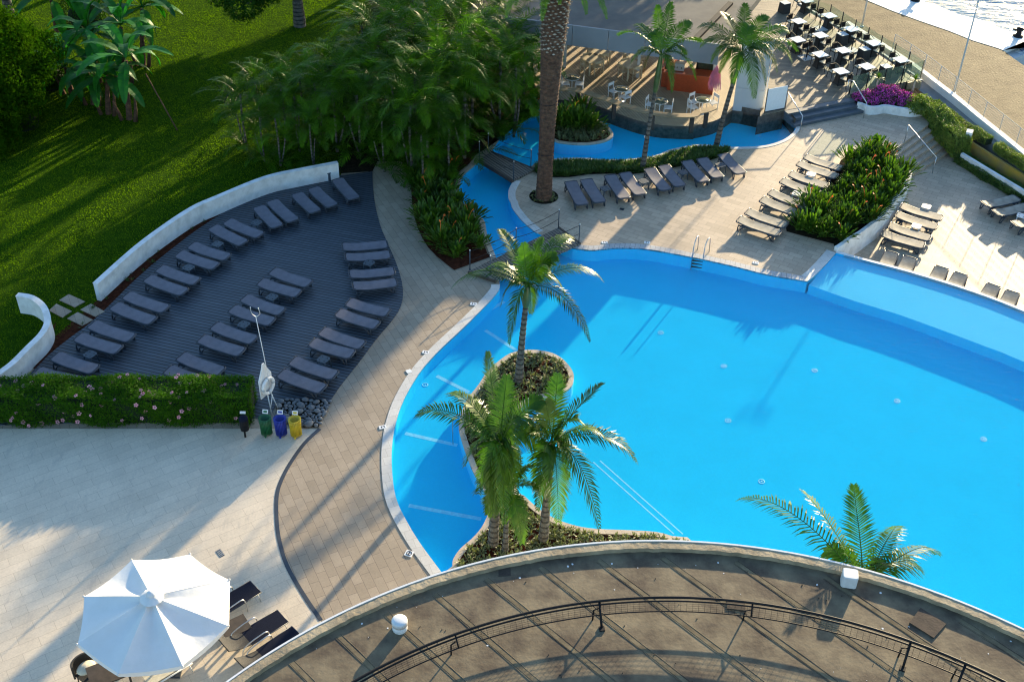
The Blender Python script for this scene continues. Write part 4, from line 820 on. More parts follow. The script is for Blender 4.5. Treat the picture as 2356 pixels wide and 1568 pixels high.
AS = [  # base pixel x, y, scale
 (570,345,1.0),(610,372,.8),(645,382,.85),(660,330,1.1),(600,300,.9),(690,350,1.0),(722,388,.8),(735,330,1.1),(700,300,1.0),(775,350,1.15),(800,310,1.2),(765,285,1.15),
 (830,360,1.1),(852,325,1.2),(885,395,.9),(908,350,1.2),(840,280,1.2),(900,300,1.3),(950,408,1.25),(988,402,1.2),(962,350,1.4),(1012,355,1.4),(1042,320,1.4),(1000,300,1.5),(950,280,1.4),
 (1070,365,1.2),(1085,310,1.3),(1112,262,1.25),(1060,250,1.4),(1000,235,1.4),(940,220,1.4),(880,235,1.3),(1150,300,1.3),(1182,310,1.25),(1178,235,1.2),(1125,205,1.3),(1062,190,1.4),
 (1010,165,1.4),(955,150,1.3),(900,170,1.2),(1090,140,1.3),(1150,160,1.15),(1197,150,1.0),(840,190,1.1),(1060,100,1.2),(985,105,1.2),(1115,80,1.1),(972,428,.9),(1035,412,.9),(1205,250,1.1)]
for i, (x, y, s) in enumerate(AS):
    b = w3('.', x, y); sc_ = s*1.0
    row = 0 if y >= 380 else 1 if y >= 345 else 2 if y >= 300 else 3 if y >= 240 else 4 if y >= 180 else 5
    nth = sorted(q[0] for q in AS if (0 if q[1] >= 380 else 1 if q[1] >= 345 else 2 if q[1] >= 300 else 3 if q[1] >= 240 else 4 if q[1] >= 180 else 5) == row).index(x)
    side = ['front edge', 'second line', 'third line', 'middle', 'back half', 'back edge'][row]; lab = 'feathery palm at the %s of the thicket, %s from the left' % (side, ordn(nth))
    if i < 5: o = APROTO[i]; o.location = b; o.rotation_euler[2] = random.uniform(0, 6); o.scale = (sc_,)*3; o['label'] = lab
    else: o = dup(APROTO[i % 5], b, random.uniform(0, 6), lab, scale=sc_)
    o['group'] = 'palms at the %s of the thicket' % side
# ---- leaf clouds
def leafcloud(pts, nrm, size, asp=.5, rng=RNG, fold=.0, jit=.8):
    n = len(pts); d1 = rng.normal(size=(n, 3)); d1 = d1+nrm*.0; d1 /= np.linalg.norm(d1, axis=1)[:, None]
    nn = nrm+rng.normal(size=(n, 3))*jit; nn /= np.linalg.norm(nn, axis=1)[:, None]+1e-9
    a = np.cross(nn, d1); a /= np.linalg.norm(a, axis=1)[:, None]+1e-9; b = np.cross(nn, a)
    sz = size*rng.uniform(.6, 1.3, (n, 1)); V = np.stack([pts-a*sz*.5, pts+b*sz*asp*.5+nn*sz*.06, pts+a*sz*.5, pts-b*sz*asp*.5+nn*sz*.06], 1).reshape(-1, 3)
    return V, np.arange(n*4).reshape(-1, 4), np.zeros((0, 3), int)
def blob_pts(c, r, n, rng=RNG, shell=.55):
    d_ = rng.normal(size=(n, 3)); d_ /= np.linalg.norm(d_, axis=1)[:, None]; rr = rng.uniform(shell, 1, (n, 1))**.6; rr *= 1+.18*np.sin(d_[:, :1]*7+c[0])*np.cos(d_[:, 1:2]*6+c[1])
    return np.array(c)+d_*rr*np.array(r), d_
def tree(base, H, crown, label, mat='tree', cat='tree', tr=.25, leaf=.16, dens=1.0, name='tree', lean=(0, 0)):
    t = thing(name, label, cat, base); rng = np.random.default_rng(int(abs(base[0]*31+base[1]*17)) % 9999)
    top = Vector((lean[0], lean[1], H)); taper_trunk('trunk', [Vector((0, 0, -.1)), Vector((lean[0]*.3, lean[1]*.3, H*.5)), top], (tr*1.25, tr, tr*.6, tr*.3), M['bark'], t, n=12, sp=.25, amp=.02)
    P = []; Nn = []
    for (cx, cy, cz, r, k) in crown:
        p, nn = blob_pts((cx+lean[0], cy+lean[1], cz), (r, r, r*.75), int(k*dens), rng); P.append(p); Nn.append(nn)
        m = MB(); m.tube([Vector((lean[0]*.6, lean[1]*.6, H*.6)), Vector(((cx+lean[0])*.6, (cy+lean[1])*.6, (cz+H*.6)/2)), Vector((cx+lean[0], cy+lean[1], cz))], [tr*.4, tr*.25, tr*.1], 6); m.build('limb', M['bark'], t)
    V, Q, T = leafcloud(np.concatenate(P), np.concatenate(Nn), leaf, .55, rng); npmesh('crown', V, Q, T, M[mat], t); return t
def crownblobs(rng, R_, H, n, k, rb=(.7, 1.3)):
    out = []
    for i in range(n):
        a = rng.uniform(0, 6.28); q = R_*rng.uniform(0, 1)**.6; out.append((q*math.cos(a), q*math.sin(a), H+rng.uniform(-.8, 1.2)*R_*.35, rng.uniform(*rb), k))
    return out
r_ = random.Random(5)
tree(w3('.', 690, 60), 4.2, [(-2.9, -1.2, 1.7, 1.2, 2600), (-1.6, -.6, 2.3, 1.0, 1800), (6.4, .2, 1.9, 1.4, 2600), (8.2, .4, 1.9, 1.3, 2600), (-4.2, -.6, 2.2, 1.1, 1800), (-1.6, -.2, 4.4, .9, 1600), (1.6, .2, 4.2, .9, 1600), (0, 1.5, 5.4, 1.0, 1600), (3.4, 1, 3.9, .8, 1200), (-4.2, .8, 4.2, .9, 1400), (4.9, 1.2, 3.8, 1.1, 1800), (-3.5, 2.5, 6.4, 1.1, 1800), (3.8, 2.6, 6.6, 1.1, 1800)], 'broad leafy tree with a stout pale trunk at the top of the lawn', tr=.3, leaf=.15)
for k_, (x_, y_, h_) in enumerate([(2.0, 77, 13.5), (6.0, 78, 13.5), (12.0, 77, 11.5), (16.5, 79, 12.0), (-2.5, 78, 13.5)]):
    r_2 = random.Random(k_); tree(Vector((x_, y_, 0)), h_-3, [(r_2.uniform(-1.8, 1.8), r_2.uniform(-1.8, 1.8), h_-(3.5 if k_ in (0, 1, 4) else 5.8)+r_2.uniform(0, 3.5 if k_ in (0, 1, 4) else 5.5), r_2.uniform(1.2, 1.9), 900) for _ in range(8)], 'tall tree standing beyond the top of the picture, %s from the lawn side' % ordn(k_), leaf=.24, tr=.28)
tree(w3('.', -60, 330), 6.0, [(0, 0, 1.6, 2.4, 9000), (1.6, .9, 2.4, 2.0, 7000), (1.9, 2.6, 3.4, 2.2, 7000), (.6, -.3, 3.6, 2.4, 9000), (-.6, .4, 5.8, 2.3, 8000), (1.0, -.8, .9, 1.6, 5000), (.4, 1.0, 7.8, 1.9, 6000), (1.6, 1.5, 4.8, 1.9, 6000)], 'dense dark conifer filling the upper left corner', mat='conifer', leaf=.17, name='conifer', dens=1.3)
tree(w3('.', 30, 60), 6.0, crownblobs(r_, 2.6, 4.6, 7, 2600, (1.2, 1.9)), 'dark leafy tree behind the conifer at the upper left', leaf=.15)
tree(w3('.', 250, -60), 6.0, crownblobs(r_, 3.0, 5.0, 8, 2000, (1.1, 1.8)), 'tree beyond the banana plants at the top edge', leaf=.15)
tree(w3('.', 520, -75), 6.5, crownblobs(r_, 2.4, 5.2, 6, 2000, (1.1, 1.7)), 'slim tree beyond the lawn at the top edge', leaf=.15)
tree(w3('.', 900, -60), 5.5, crownblobs(r_, 2.2, 4.2, 6, 1800, (1.0, 1.5)), 'tree behind the thicket of palms at the top edge', leaf=.14)
tree(w3('.', 1090, -150), 6.5, crownblobs(r_, 2.4, 5.0, 5, 1500, (1.1, 1.6)), 'tree out beyond the pavilion roof', leaf=.15)
# ---- banana plants
def banana_leaf(az, el, L, wd, hub, curl, rng):
    h = np.array(hub); a = np.array([math.cos(az), math.sin(az), 0]); z = np.array([0, 0, 1.]); d0 = a*math.cos(el)+z*math.sin(el)
    P = [h, h+d0*L*.4, h+d0*L*.4+(a*math.cos(el-curl*.6)+z*math.sin(el-curl*.6))*L*.3, h+d0*L*.4+(a*math.cos(el-curl*.6)+z*math.sin(el-curl*.6))*L*.3+(a*math.cos(el-curl*1.6)+z*math.sin(el-curl*1.6))*L*.35]
    n = 22; p, g = bez(P, n); s = np.cross(g, z); s /= np.linalg.norm(s, axis=1)[:, None]+1e-9; u = np.cross(s, g)
    t = np.linspace(0, 1, n)[:, None]; w = wd*np.clip(np.sin(np.pi*np.clip((t-.16)/.84, 0, 1)**.75), 0, 1)**.55+.015; V = []; Q = []; o = 0
    for sg in (-1, 1):
        for i in range(3, n-1):   # torn segments
            j = rng.uniform(0, .16) if rng.random() < .35 else .015; e = rng.uniform(-.12, .05); ww = w[i, 0]; w2 = w[i+1, 0]
            a0 = p[i]; a1 = p[i+1]; b1 = p[i+1]+s[i+1]*sg*w2+u[i+1]*(.18*w2+e*w2)-g[i+1]*j*ww*.5; b0 = p[i]+s[i]*sg*ww+u[i]*(.18*ww+e*ww)+g[i]*j*ww*.3
            V += [a0, a1, b1, b0]; Q.append([o, o+1, o+2, o+3]); o += 4
    V = np.array(V); Vr = np.stack([p+s*.02, p-s*.02, p-u*.03], 1).reshape(-1, 3); i = np.arange(n-1)[:, None]*3+o; Qs = [np.array(Q)]
    for a_, b_ in ((0, 1), (1, 2), (2, 0)): Qs.append(np.concatenate([i+a_, i+b_, i+b_+3, i+a_+3], 1))
    return np.concatenate([V, Vr]), np.concatenate(Qs), np.zeros((0, 3), int)
rng = np.random.default_rng(4)
for i, (x, y, H, n, lab) in enumerate([(250, 262, 2.2, 11, 'banana plant with bright upright leaves, nearest the middle of the lawn'), (298, 275, 3.3, 9, 'leaning banana plant with brown stems at the right of its clump'), (215, 240, 1.5, 11, 'low banana plant in front of the clump, leaves drooping to the grass'),
        (290, 190, 3.3, 10, 'tall banana plant at the back right of the clump'), (230, 190, 3.0, 10, 'tall banana plant at the centre back of the clump'), (165, 215, 1.6, 10, 'short banana plant at the left of the clump beside the conifer'), (330, 150, 3.2, 9, 'banana plant with dark bluish leaves beyond the others'), (140, 120, 3.4, 8, 'banana plant near the yellow flowering stalk')]):
    t = thing('banana_plant', lab, 'banana plant', w3('.', x, y), group='banana plants')
    ln = rng.uniform(-.4, .4, 2); taper_trunk('trunk', [Vector((0, 0, -.05)), Vector((ln[0]*.4, ln[1]*.4, H*.5)), Vector((ln[0], ln[1], H))], (.16, .12, .08), M['canary'], t, n=10, amp=.008, sp=.2)
    m = MB(); m.tube([Vector((.35, -.2, -.05)), Vector((.5, -.25, .7)), Vector((.55, -.2, 1.3))], [.12, .09, .05], 8); m.tube([Vector((-.35, -.1, -.05)), Vector((-.45, -.15, .5)), Vector((-.6, -.2, 1.1))], [.11, .08, .04], 8); m.build('side_stem', M['canary'], t)
    for k in range(n+4):
        V, Q, T = banana_leaf(k*2.39996+rng.uniform(-.3, .3), 1.4-1.7*(k/(n+4))+rng.uniform(-.1, .1), rng.uniform(2.3, 3.3), rng.uniform(.23, .31), (ln[0], ln[1], H), rng.uniform(.6, 1.3), rng); npmesh('leaf', V, Q, T, M['banana'], t)
m = MB(); m.tube([w3('.', 335, 170, 2.3), w3('.', 408, 300, .02)], .035, 6); tag(m.build('prop_pole', M['canary']), 'thin wooden prop pole leaning from the banana plants to the grass', 'pole')
# low shrubs upper left
for i, (x, y, r, lab) in enumerate([(60, 290, 1.3, 'rounded dark shrub at the foot of the conifer'), (10, 250, 1.5, 'dark shrub hugging the left edge under the conifer'), (200, 60, 1.6, 'pale glittering shrub behind the banana plants'), (120, 200, 1.2, 'dark shrub between the conifer and the banana plants')]):
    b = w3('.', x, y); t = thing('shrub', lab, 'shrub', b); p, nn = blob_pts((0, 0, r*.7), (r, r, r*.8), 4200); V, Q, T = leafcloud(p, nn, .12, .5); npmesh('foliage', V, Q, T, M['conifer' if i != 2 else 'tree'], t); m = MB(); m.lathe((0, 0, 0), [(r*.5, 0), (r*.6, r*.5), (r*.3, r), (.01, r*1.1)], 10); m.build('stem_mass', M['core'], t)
# ---- grass blades on the lawn (stuff)
def inpoly(x, y, poly):
    c = np.zeros(len(x), bool); n = len(poly); j = n-1
    for i in range(n):
        xi, yi = poly[i]; xj, yj = poly[j]; c ^= ((yi > y) != (yj > y)) & (x < (xj-xi)*(y-yi)/(yj-yi+1e-12)+xi); j = i
    return c
rng = np.random.default_rng(12); n = 330000
x = rng.uniform(-33, -6, n); y = rng.uniform(35, 76, n); k = inpoly(x, y, LAWN); x = x[k]; y = y[k]; n = len(x)
h = rng.uniform(.022, .05, n)*(1+.5*np.sin(x*1.7+y)*np.sin(y*1.3-x*.6)*.5); a = rng.uniform(0, 6.28, n); wv_ = .022; ln = rng.normal(0, .03, (n, 2))
B0 = np.stack([x+np.cos(a)*wv_, y+np.sin(a)*wv_, np.full(n, .008)], 1); B1 = np.stack([x-np.cos(a)*wv_, y-np.sin(a)*wv_, np.full(n, .008)], 1); B2 = np.stack([x+ln[:, 0], y+ln[:, 1], h], 1)
V = np.stack([B0, B1, B2], 1).reshape(-1, 3); g = npmesh('grass', V, np.zeros((0, 4), int), np.arange(3*n).reshape(-1, 3), M['blade']); tag(g, 'short mown grass with long low sun shadows', 'grass', kind='stuff')
# ---- box hedges
def hedgebox(path, width, z0, z1, mat, label, name='hedge', size=.075, dens=900, wob=.08, cat='hedge', lat=0, parent=None, flowers=None, core=True, nflow=0, fl_size=.06, zf=None):
    """path: centre line"""
    t = thing(name, label, cat) if parent is None else parent; rng = np.random.default_rng(len(label)); P = [Vector((p[0], p[1], 0)) for p in path]; zs = [p[2] for p in path]; PT = []; NN = []
    L = 0
    for i in range(len(P)-1):
        a, b = P[i], P[i+1]; l = (b-a).length; tt = (b-a)/l; nn = Vector((-tt.y, tt.x, 0)); H = z1-z0
        for kind, area in (('t', l*width), ('l', l*H), ('r', l*H), ('in', l*width*.5))+((('e0', width*H),) if i == 0 else ())+((('e1', width*H),) if i == len(P)-2 else ()):
            n = int(area*dens)
            if n < 1: continue
            u = rng.uniform(0, 1, n); v = rng.uniform(0, 1, n)
            if kind in 't': q = np.outer(u*l, tt)+np.outer((v-.5)*width, nn); z = np.full(n, z1); nr = np.tile([0, 0, 1.], (n, 1))
            elif kind == 'in': q = np.outer(u*l, tt)+np.outer((v-.5)*width, nn); z = np.full(n, z1)-rng.uniform(0, .15, n); nr = np.tile([0, 0, 1.], (n, 1))
            elif kind in 'lr': s = 1 if kind == 'l' else -1; q = np.outer(u*l, tt)+np.outer(np.full(n, s*width*.5), nn); z = z0+v*H; nr = np.tile(np.array(nn)*s, (n, 1))
            else: s = -1 if kind == 'e0' else 1; q = np.outer(np.full(n, 0 if s < 0 else l), tt)+np.outer((u-.5)*width, nn); z = z0+v*H; nr = np.tile(np.array(tt)*s, (n, 1))
            q = q+np.array(a); q[:, 2] = z+zs[i]*(1-u)+zs[i+1]*u if kind[0] != 'e' else z+(zs[i] if kind == 'e0' else zs[i+1])
            am = wob*np.sin(q[:, 0]*2.3+q[:, 2]*2)*np.sin(q[:, 1]*2.9+1)+rng.normal(0, wob*.45, n); q = q+nr*am[:, None]; PT.append(q); NN.append(nr)
        if core:
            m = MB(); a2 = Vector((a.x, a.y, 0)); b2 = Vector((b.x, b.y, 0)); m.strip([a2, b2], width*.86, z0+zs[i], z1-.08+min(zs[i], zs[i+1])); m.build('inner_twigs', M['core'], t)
    PT = np.concatenate(PT); NN = np.concatenate(NN); V, Q, T = leafcloud(PT, NN, size, .5, rng); FOL = npmesh('foliage', V, Q, T, M[mat], t)
    if flowers:
        ks = rng.choice(len(PT), nflow*3, replace=False); ks = [k for k in ks if NN[k][2] > .5 or NN[k][1] < -.3 or NN[k][0]*.5-NN[k][1] > .5][:nflow]; first = None
        for k in ks:
            c = PT[k]+NN[k]*.03
            if first is None:
                m = MB()
                for j in range(5):
                    g = j*1.2566; m.add([(0, 0, 0), (fl_size*math.cos(g-.5), fl_size*math.sin(g-.5), .02), (fl_size*1.25*math.cos(g), fl_size*1.25*math.sin(g), .015), (fl_size*math.cos(g+.5), fl_size*math.sin(g+.5), .02)], [(0, 1, 2, 3)])
                m.lathe((0, 0, .01), [(.014, 0), (.010, .03), (.001, .04)], 6, 1); first = m.build('blossom', [M[flowers], M['canary']], FOL)
                o = first
            else: o = first.copy(); COL.objects.link(o)
            o.location = c; o.rotation_euler = Vector((float(NN[k][0])+rng.normal(0, .3), float(NN[k][1])-.4, float(NN[k][2])+.5)).to_track_quat('Z', 'Y').to_euler(); s = rng.uniform(.7, 1.15); o.scale = (s, s, s)
    return t
hb0 = w3('.', -120, 978); hb1 = w3('.', 575, 978); up_ = Vector((0, .72, 0))
hedgebox([hb0+up_, (hb0+hb1)/2+up_, hb1+up_], 1.35, 0, 1.15, 'hedge', 'long clipped hedge dotted with pink blossoms below the timber deck', dens=1500, size=.075, flowers='pink', nflow=98, wob=.13, fl_size=.07)
hedgebox([w3('Q', 1180, 610, 0), w3('Q', 1340, 800, -.05), w3('Q', 1480, 960, -.2), w3('Q', 1580, 1090, -.35)], .95, -.3, .75, 'gold', 'big clipped golden green hedge beside the stone stairs', dens=1500, size=.075)
for i, (pp, lab) in enumerate([([(1380, 640), (1480, 720), (1600, 820), (1670, 870)], 'low golden hedge clump behind the big clipped hedge'), ([(1710, 880), (1800, 930), (1920, 1000)], 'low hedge clump on the yellow wall, middle one of the row'), ([(2020, 1060), (2150, 1150), (2356, 1290), (2500, 1390)], 'low hedge clump on the yellow wall running off the right edge')]):
    hedgebox([w3('Q', x, y, -.1) for x, y in pp], .5, -.02, .38, 'gold', lab, dens=1700, size=.065, wob=.07)
hedgebox([w3('Q', 1560, 1195, -.9), w3('Q', 1850, 1375, -.9), w3('Q', 2356, 1680, -.9), w3('Q', 2800, 1950, -.9)], .75, 0, .4, 'liriope', 'low planting strip with orange tinged leaves between the lower terrace and the white wall', dens=1300, size=.09, wob=.06)
# bougainvillea
t = thing('bougainvillea', 'bougainvillea covered in purple flowers filling the wavy white planter', 'shrub'); P1 = []; N1 = []; P2 = []; N2 = []
rng = np.random.default_rng(9)
for (x, y, r, z) in [(350, 400, .42, .62), (440, 385, .48, .7), (550, 415, .5, .62), (620, 365, .55, .8), (640, 310, .42, .95), (720, 370, .5, .8), (760, 310, .42, .9), (830, 385, .5, .75), (900, 430, .45, .65), (930, 400, .42, .7), (500, 455, .35, .55), (700, 440, .4, .58), (860, 470, .38, .52)]:
    c = w3('Q', x, y, z); p, nn = blob_pts((c.x, c.y, z-.15), (r, r, r*.7), 1000, rng, .6); P1.append(p); N1.append(nn); p, nn = blob_pts((c.x, c.y, z-.17), (r*1.03, r*1.03, r*.7), 800, rng, .6); P2.append(p); N2.append(nn)
V, Q, T = leafcloud(np.concatenate(P1), np.concatenate(N1), .065, .8, rng); npmesh('flowers', V, Q, T, M['magenta'], t)
V, Q, T = leafcloud(np.concatenate(P2), np.concatenate(N2), .085, .5, rng); npmesh('foliage', V, Q, T, M['tree'], t)
t = thing('flowering_shrub', 'yellow green shrub at the right end of the purple bougainvillea', 'shrub'); P1 = []; N1 = []
for (x, y, r, z) in [(1040, 450, .5, .7), (1130, 440, .5, .7), (1190, 490, .45, .6), (1000, 520, .4, .55), (1080, 540, .4, .5), (1200, 560, .45, .55)]:
    c = w3('Q', x, y, z); p, nn = blob_pts((c.x, c.y, z-.15), (r, r, r*.7), 1300, rng, .6); P1.append(p); N1.append(nn)
V, Q, T = leafcloud(np.concatenate(P1), np.concatenate(N1), .085, .5, rng); npmesh('foliage', V, Q, T, M['gold'], t)
for (x, y, lab) in [(540, 330, 'small dracaena with a spiky green head above the left part of the bougainvillea'), (990, 350, 'small dracaena with a spiky head beside the timber screen')]:
    b = w3('Q', x, y, .7); t = thing('dracaena', lab, 'plant', (b.x, b.y, .4)); m = MB(); m.tube([(0, 0, 0), (.03, .02, .5), (.02, .0, .95)], [.07, .055, .04], 8); m.build('trunk', M['scar'], t); m = MB()
    for k in range(46):
        a = k*2.4; el = 1.4-1.5*(k/46); L = random.uniform(.35, .5); u_ = Vector((math.cos(a)*math.cos(el), math.sin(a)*math.cos(el), math.sin(el))); s_ = Vector((-math.sin(a), math.cos(a), 0))*.018; o_ = Vector((.02, 0, .95))
        m.add([o_-s_*.6, o_+s_*.6, o_+u_*L*.6+s_-Vector((0, 0, .02)), o_+u_*L*.6-s_-Vector((0, 0, .02)), o_+u_*L-Vector((0, 0, .08))], [(0, 1, 2, 3), (3, 2, 4)])
    m.build('crown', M['strel'], t)
# ---- strelitzia clumps
def strel_proto(seed, n, H):
    rng = random.Random(seed); t = thing('bird_of_paradise', 'x', 'plant'); m = MB()
    for k in range(n):
        a = rng.uniform(0, 6.28); el = rng.uniform(.55, 1.45); L = H*rng.uniform(.7, 1.1); o_ = Vector((rng.uniform(-.14, .14), rng.uniform(-.14, .14), 0)); u_ = Vector((math.cos(a)*math.cos(el), math.sin(a)*math.cos(el), math.sin(el))); s_ = Vector((-math.sin(a), math.cos(a), 0)); up2 = s_.cross(u_)*-1
        w_ = rng.uniform(.03, .05); q = [(0, .008), (.5, .010), (.62, w_*.8), (.78, w_), (.9, w_*.6)]; vs = []
        for f, ww in q:
            c = o_+u_*L*f-Vector((0, 0, .12*f*f*L)); vs += [c-s_*ww+Vector((0, 0, ww*.5)), c, c+s_*ww+Vector((0, 0, ww*.5))]
        vs.append(o_+u_*L-Vector((0, 0, .16*L))); fs = []
        for i in range(4): fs += [(3*i, 3*i+1, 3*i+4, 3*i+3), (3*i+1, 3*i+2, 3*i+5, 3*i+4)]
        fs += [(12, 13, 15), (13, 14, 15)]; m.add(vs, fs)
    m.build('foliage', M['strel'], t)
    for k in range(1 if seed in (1, 2) else 0):
        a = rng.uniform(0, 6.28); c = Vector((.25*math.cos(a), .25*math.sin(a), H*rng.uniform(.85, 1.0))); m = MB(); m.tube([Vector((0, 0, 0)), c*.6+Vector((0, 0, .1)), c], .008, 4)
        for j in range(5):
            g = a+rng.uniform(-.8, .8); e = Vector((math.cos(g)*.10, math.sin(g)*.10, rng.uniform(.0, .10))); s_ = Vector((-math.sin(g), math.cos(g), 0))*.016; m.add([c, c+e*.6+s_, c+e, c+e*.6-s_], [(0, 1, 2, 3)])
        m.build('flower', M['petal'], t)
    index_children(t); return t
SP = [strel_proto(k, 95, .88+.05*k) for k in range(4)]
def scatter(poly, spacing, jit, rng):
    xs = [p[0] for p in poly]; ys = [p[1] for p in poly]; out = []
    y = min(ys); row = 0
    while y < max(ys):
        x = min(xs)+(row % 2)*spacing/2
        while x < max(xs):
            px_, py_ = x+rng.uniform(-jit, jit), y+rng.uniform(-jit, jit)
            if inpoly(np.array([px_]), np.array([py_]), poly)[0]: out.append((px_, py_))
            x += spacing
        y += spacing*.85; row += 1
    return out
rr = random.Random(8); first = [True]*4
def shrink(poly, f): c = sum(poly, Vector())/len(poly); return [((p.x-c.x)*f+c.x, (p.y-c.y)*f+c.y) for p in poly]
def plantstrel(poly, sp, lab, grp, sc, n0=0, keep=None):
    for i, (x, y) in enumerate(scatter(poly, sp, sp*.25, rr)):
        if keep and not keep(x, y): continue
        k = (i+n0) % 4; s = rr.uniform(.85, 1.2)*sc; c_ = sum(p[1] for p in poly)/len(poly); zn = 'near' if y < c_-.8 else 'far' if y > c_+.8 else 'middle'; lb_ = lab.replace(' in the ', ' in the %s part of the ' % zn, 1) if ' in the ' in lab else lab; gp_ = grp+', %s part' % zn
        if first[k]: first[k] = False; o = SP[k]; o.location = (x, y, .01); o.scale = (s,)*3; o['label'] = lb_; o['group'] = gp_
        else: dup(SP[k], (x, y, .01), rr.uniform(0, 6), lb_, gp_, scale=s)
rp = [flat(p) for p in plant_r]+[flat(p) for p in plsep]; plantstrel(shrink(rp, .88), .78, 'bird of paradise plant in the long curved bed by the loungers', 'bird of paradise plants in the curved bed', 1.05)
lb = [flat(p) for p in bed1]+[flat(w3('.', 1132, 590))]+[flat(p) for p in offs(leftbank2, .3)][1:]+[flat(w3('.', 1080, 385)), flat(w3('.', 960, 385))]; plantstrel(shrink(lb, .9), .74, 'dark bird of paradise plant in the bed between path and stream', 'bird of paradise plants by the stream', 1.0, 1)
plantstrel([(p.x, p.y) for p in wl('.', [(1278, 290), (1300, 272), (1335, 262), (1370, 285), (1372, 306), (1300, 312)])], .7, 'dark spiky plant in the small island bed facing the bar', 'spiky plants on the bar island', 1.35, 2)
plantstrel([(p.x, p.y) for p in wl('.', [(1140, 330), (1175, 285), (1235, 235), (1245, 262), (1190, 290), (1160, 335)])], .8, 'spiky plant in the narrow bed between thicket and bar pool', 'spiky plants beside the bar pool', 1.0, 3)
# ---- ground cover as stuff
def cover(name, poly, n, H, w_, mat, label, z=.0, seed=1, lean=.9):
    rng = np.random.default_rng(seed); P = np.array([(p[0], p[1]) for p in poly]); x = rng.uniform(P[:, 0].min(), P[:, 0].max(), n*6); y = rng.uniform(P[:, 1].min(), P[:, 1].max(), n*6); k = inpoly(x, y, [tuple(p) for p in P]); x = x[k][:n]; y = y[k][:n]; n = len(x)
    nb = 9; X = np.repeat(x, nb); Y = np.repeat(y, nb); N_ = len(X); a = rng.uniform(0, 6.28, N_); el = rng.uniform(.35, 1.4, N_)*1.0; L = H*rng.uniform(.6, 1.2, N_)
    u_ = np.stack([np.cos(a)*np.cos(el), np.sin(a)*np.cos(el), np.sin(el)], 1); s_ = np.stack([-np.sin(a), np.cos(a), np.zeros(N_)], 1)*w_; o_ = np.stack([X, Y, np.full(N_, z)], 1); L = L[:, None]; dz = np.array([[0, 0, 1.]])
    V = np.stack([o_-s_*.4, o_+s_*.4, o_+u_*L*.55+s_, o_+u_*L*.55-s_, o_+u_*L-dz*L*.22*lean], 1).reshape(-1, 3); i = np.arange(N_)[:, None]*5
    return tag(npmesh(name, V, i+np.array([[0, 1, 2, 3]]), i+np.array([[3, 2, 4]]), M[mat]), label, 'ground cover', kind='stuff')
cover('ground_cover', ISL_IN, 1500, .24, .020, 'variegated', 'variegated low plants covering the soil of the pool island', .01, 2)
cover('ground_cover', BI_IN, 260, .34, .018, 'variegated', 'pale strap leaved plants edging the small bar island', .06, 3)
hb = wl('B', [(1290, 1125), (1400, 1110), (1600, 1103), (1750, 1113), (1900, 1113), (2110, 1087), (2220, 1048), (2356, 1018)])+wl('C', [(200, 1012), (300, 1020), (350, 1018), (325, 1050), (200, 1092), (0, 1130)])+wl('B', [(2050, 1165), (1900, 1185), (1800, 1176), (1650, 1180), (1520, 1200), (1400, 1200), (1290, 1175)])
cover('low_hedge_planting', [(p.x, p.y) for p in hb], 2300, .34, .017, 'liriope', 'dense strap leaved planting between the bar pool and the shaded loungers', .01, 4)
cover('ground_cover', [(c_.x, c_.y) for c_ in [Vector((w3('.', 1251, 452).x+.62*math.cos(g), w3('.', 1251, 452).y+.62*math.sin(g), 0)) for g in [i*.4 for i in range(16)]]], 60, .16, .02, 'variegated', 'small plants round the foot of the giant date palm', .01, 5)
wb = [flat(p) for p in dk_l[6:]]+[flat(p) for p in reversed(wl('.', [(300, 622), (372, 567), (448, 515), (505, 489), (615, 442), (700, 420), (780, 404)]))]
cover('ground_cover', [(p.x, p.y) for p in wb], 90, .2, .012, 'liriope', 'sparse seedlings in the red soil below the white wall', .02, 6)
# ---- pebbles
pp = wl('U', [(690, 960), (735, 720), (1750, 745), (1500, 1255), (1200, 1260), (640, 1050)]); sheet('pebble_bed', pp, .034, M['dsoil']); rr = random.Random(2)
SPR = []
for k in range(3):
    m = MB(); rs = [1+.1*rr.uniform(-1, 1) for _ in range(12)]; prof = [(.02, -1), (.62, -.75), (.92, -.35), (1, 0), (.92, .38), (.6, .78), (.02, 1)]; m.lathe((0, 0, 0), prof, 12); m.v = [(x*rs[i % 12], y*rs[(i+3) % 12], z) for i, (x, y, z) in enumerate(m.v)]; SPR.append(m)
pl = [(p.x, p.y) for p in pp]; placed = []; tries = 0
while len(placed) < 105 and tries < 9000:
    tries += 1; x = rr.uniform(min(p[0] for p in pl), max(p[0] for p in pl)); y = rr.uniform(min(p[1] for p in pl), max(p[1] for p in pl)); r = rr.choice([.15, .13, .11, .09, .06]) if tries < 3500 else rr.choice([.05, .06, .07])
    if inpoly(np.array([x]), np.array([y]), pl)[0] and all((x-a)**2+(y-b)**2 > ((r+c)*.86)**2 for a, b, c in placed): placed.append((x, y, r))
SB = [m.build('river_stone', M['stone']) for m in SPR]; used = [0]*3
for i, (x, y, r) in enumerate(placed):
    k = i % 3; o = SB[k] if not used[k] else SB[k].copy()
    if used[k]: COL.objects.link(o)
    used[k] = 1; o.location = (x, y, .03+r*.42); o.scale = (r*rr.uniform(.9, 1.25), r*rr.uniform(.75, 1), r*.62); o.rotation_euler = (rr.uniform(-.2, .2), rr.uniform(-.2, .2), rr.uniform(0, 6))
    big = r > .1; tag(o, 'large rounded grey stone in the pebble patch behind the litter bins' if big else 'small rounded grey stone in the pebble patch behind the litter bins', 'stone', 'large stones of the pebble patch' if big else 'small stones of the pebble patch')
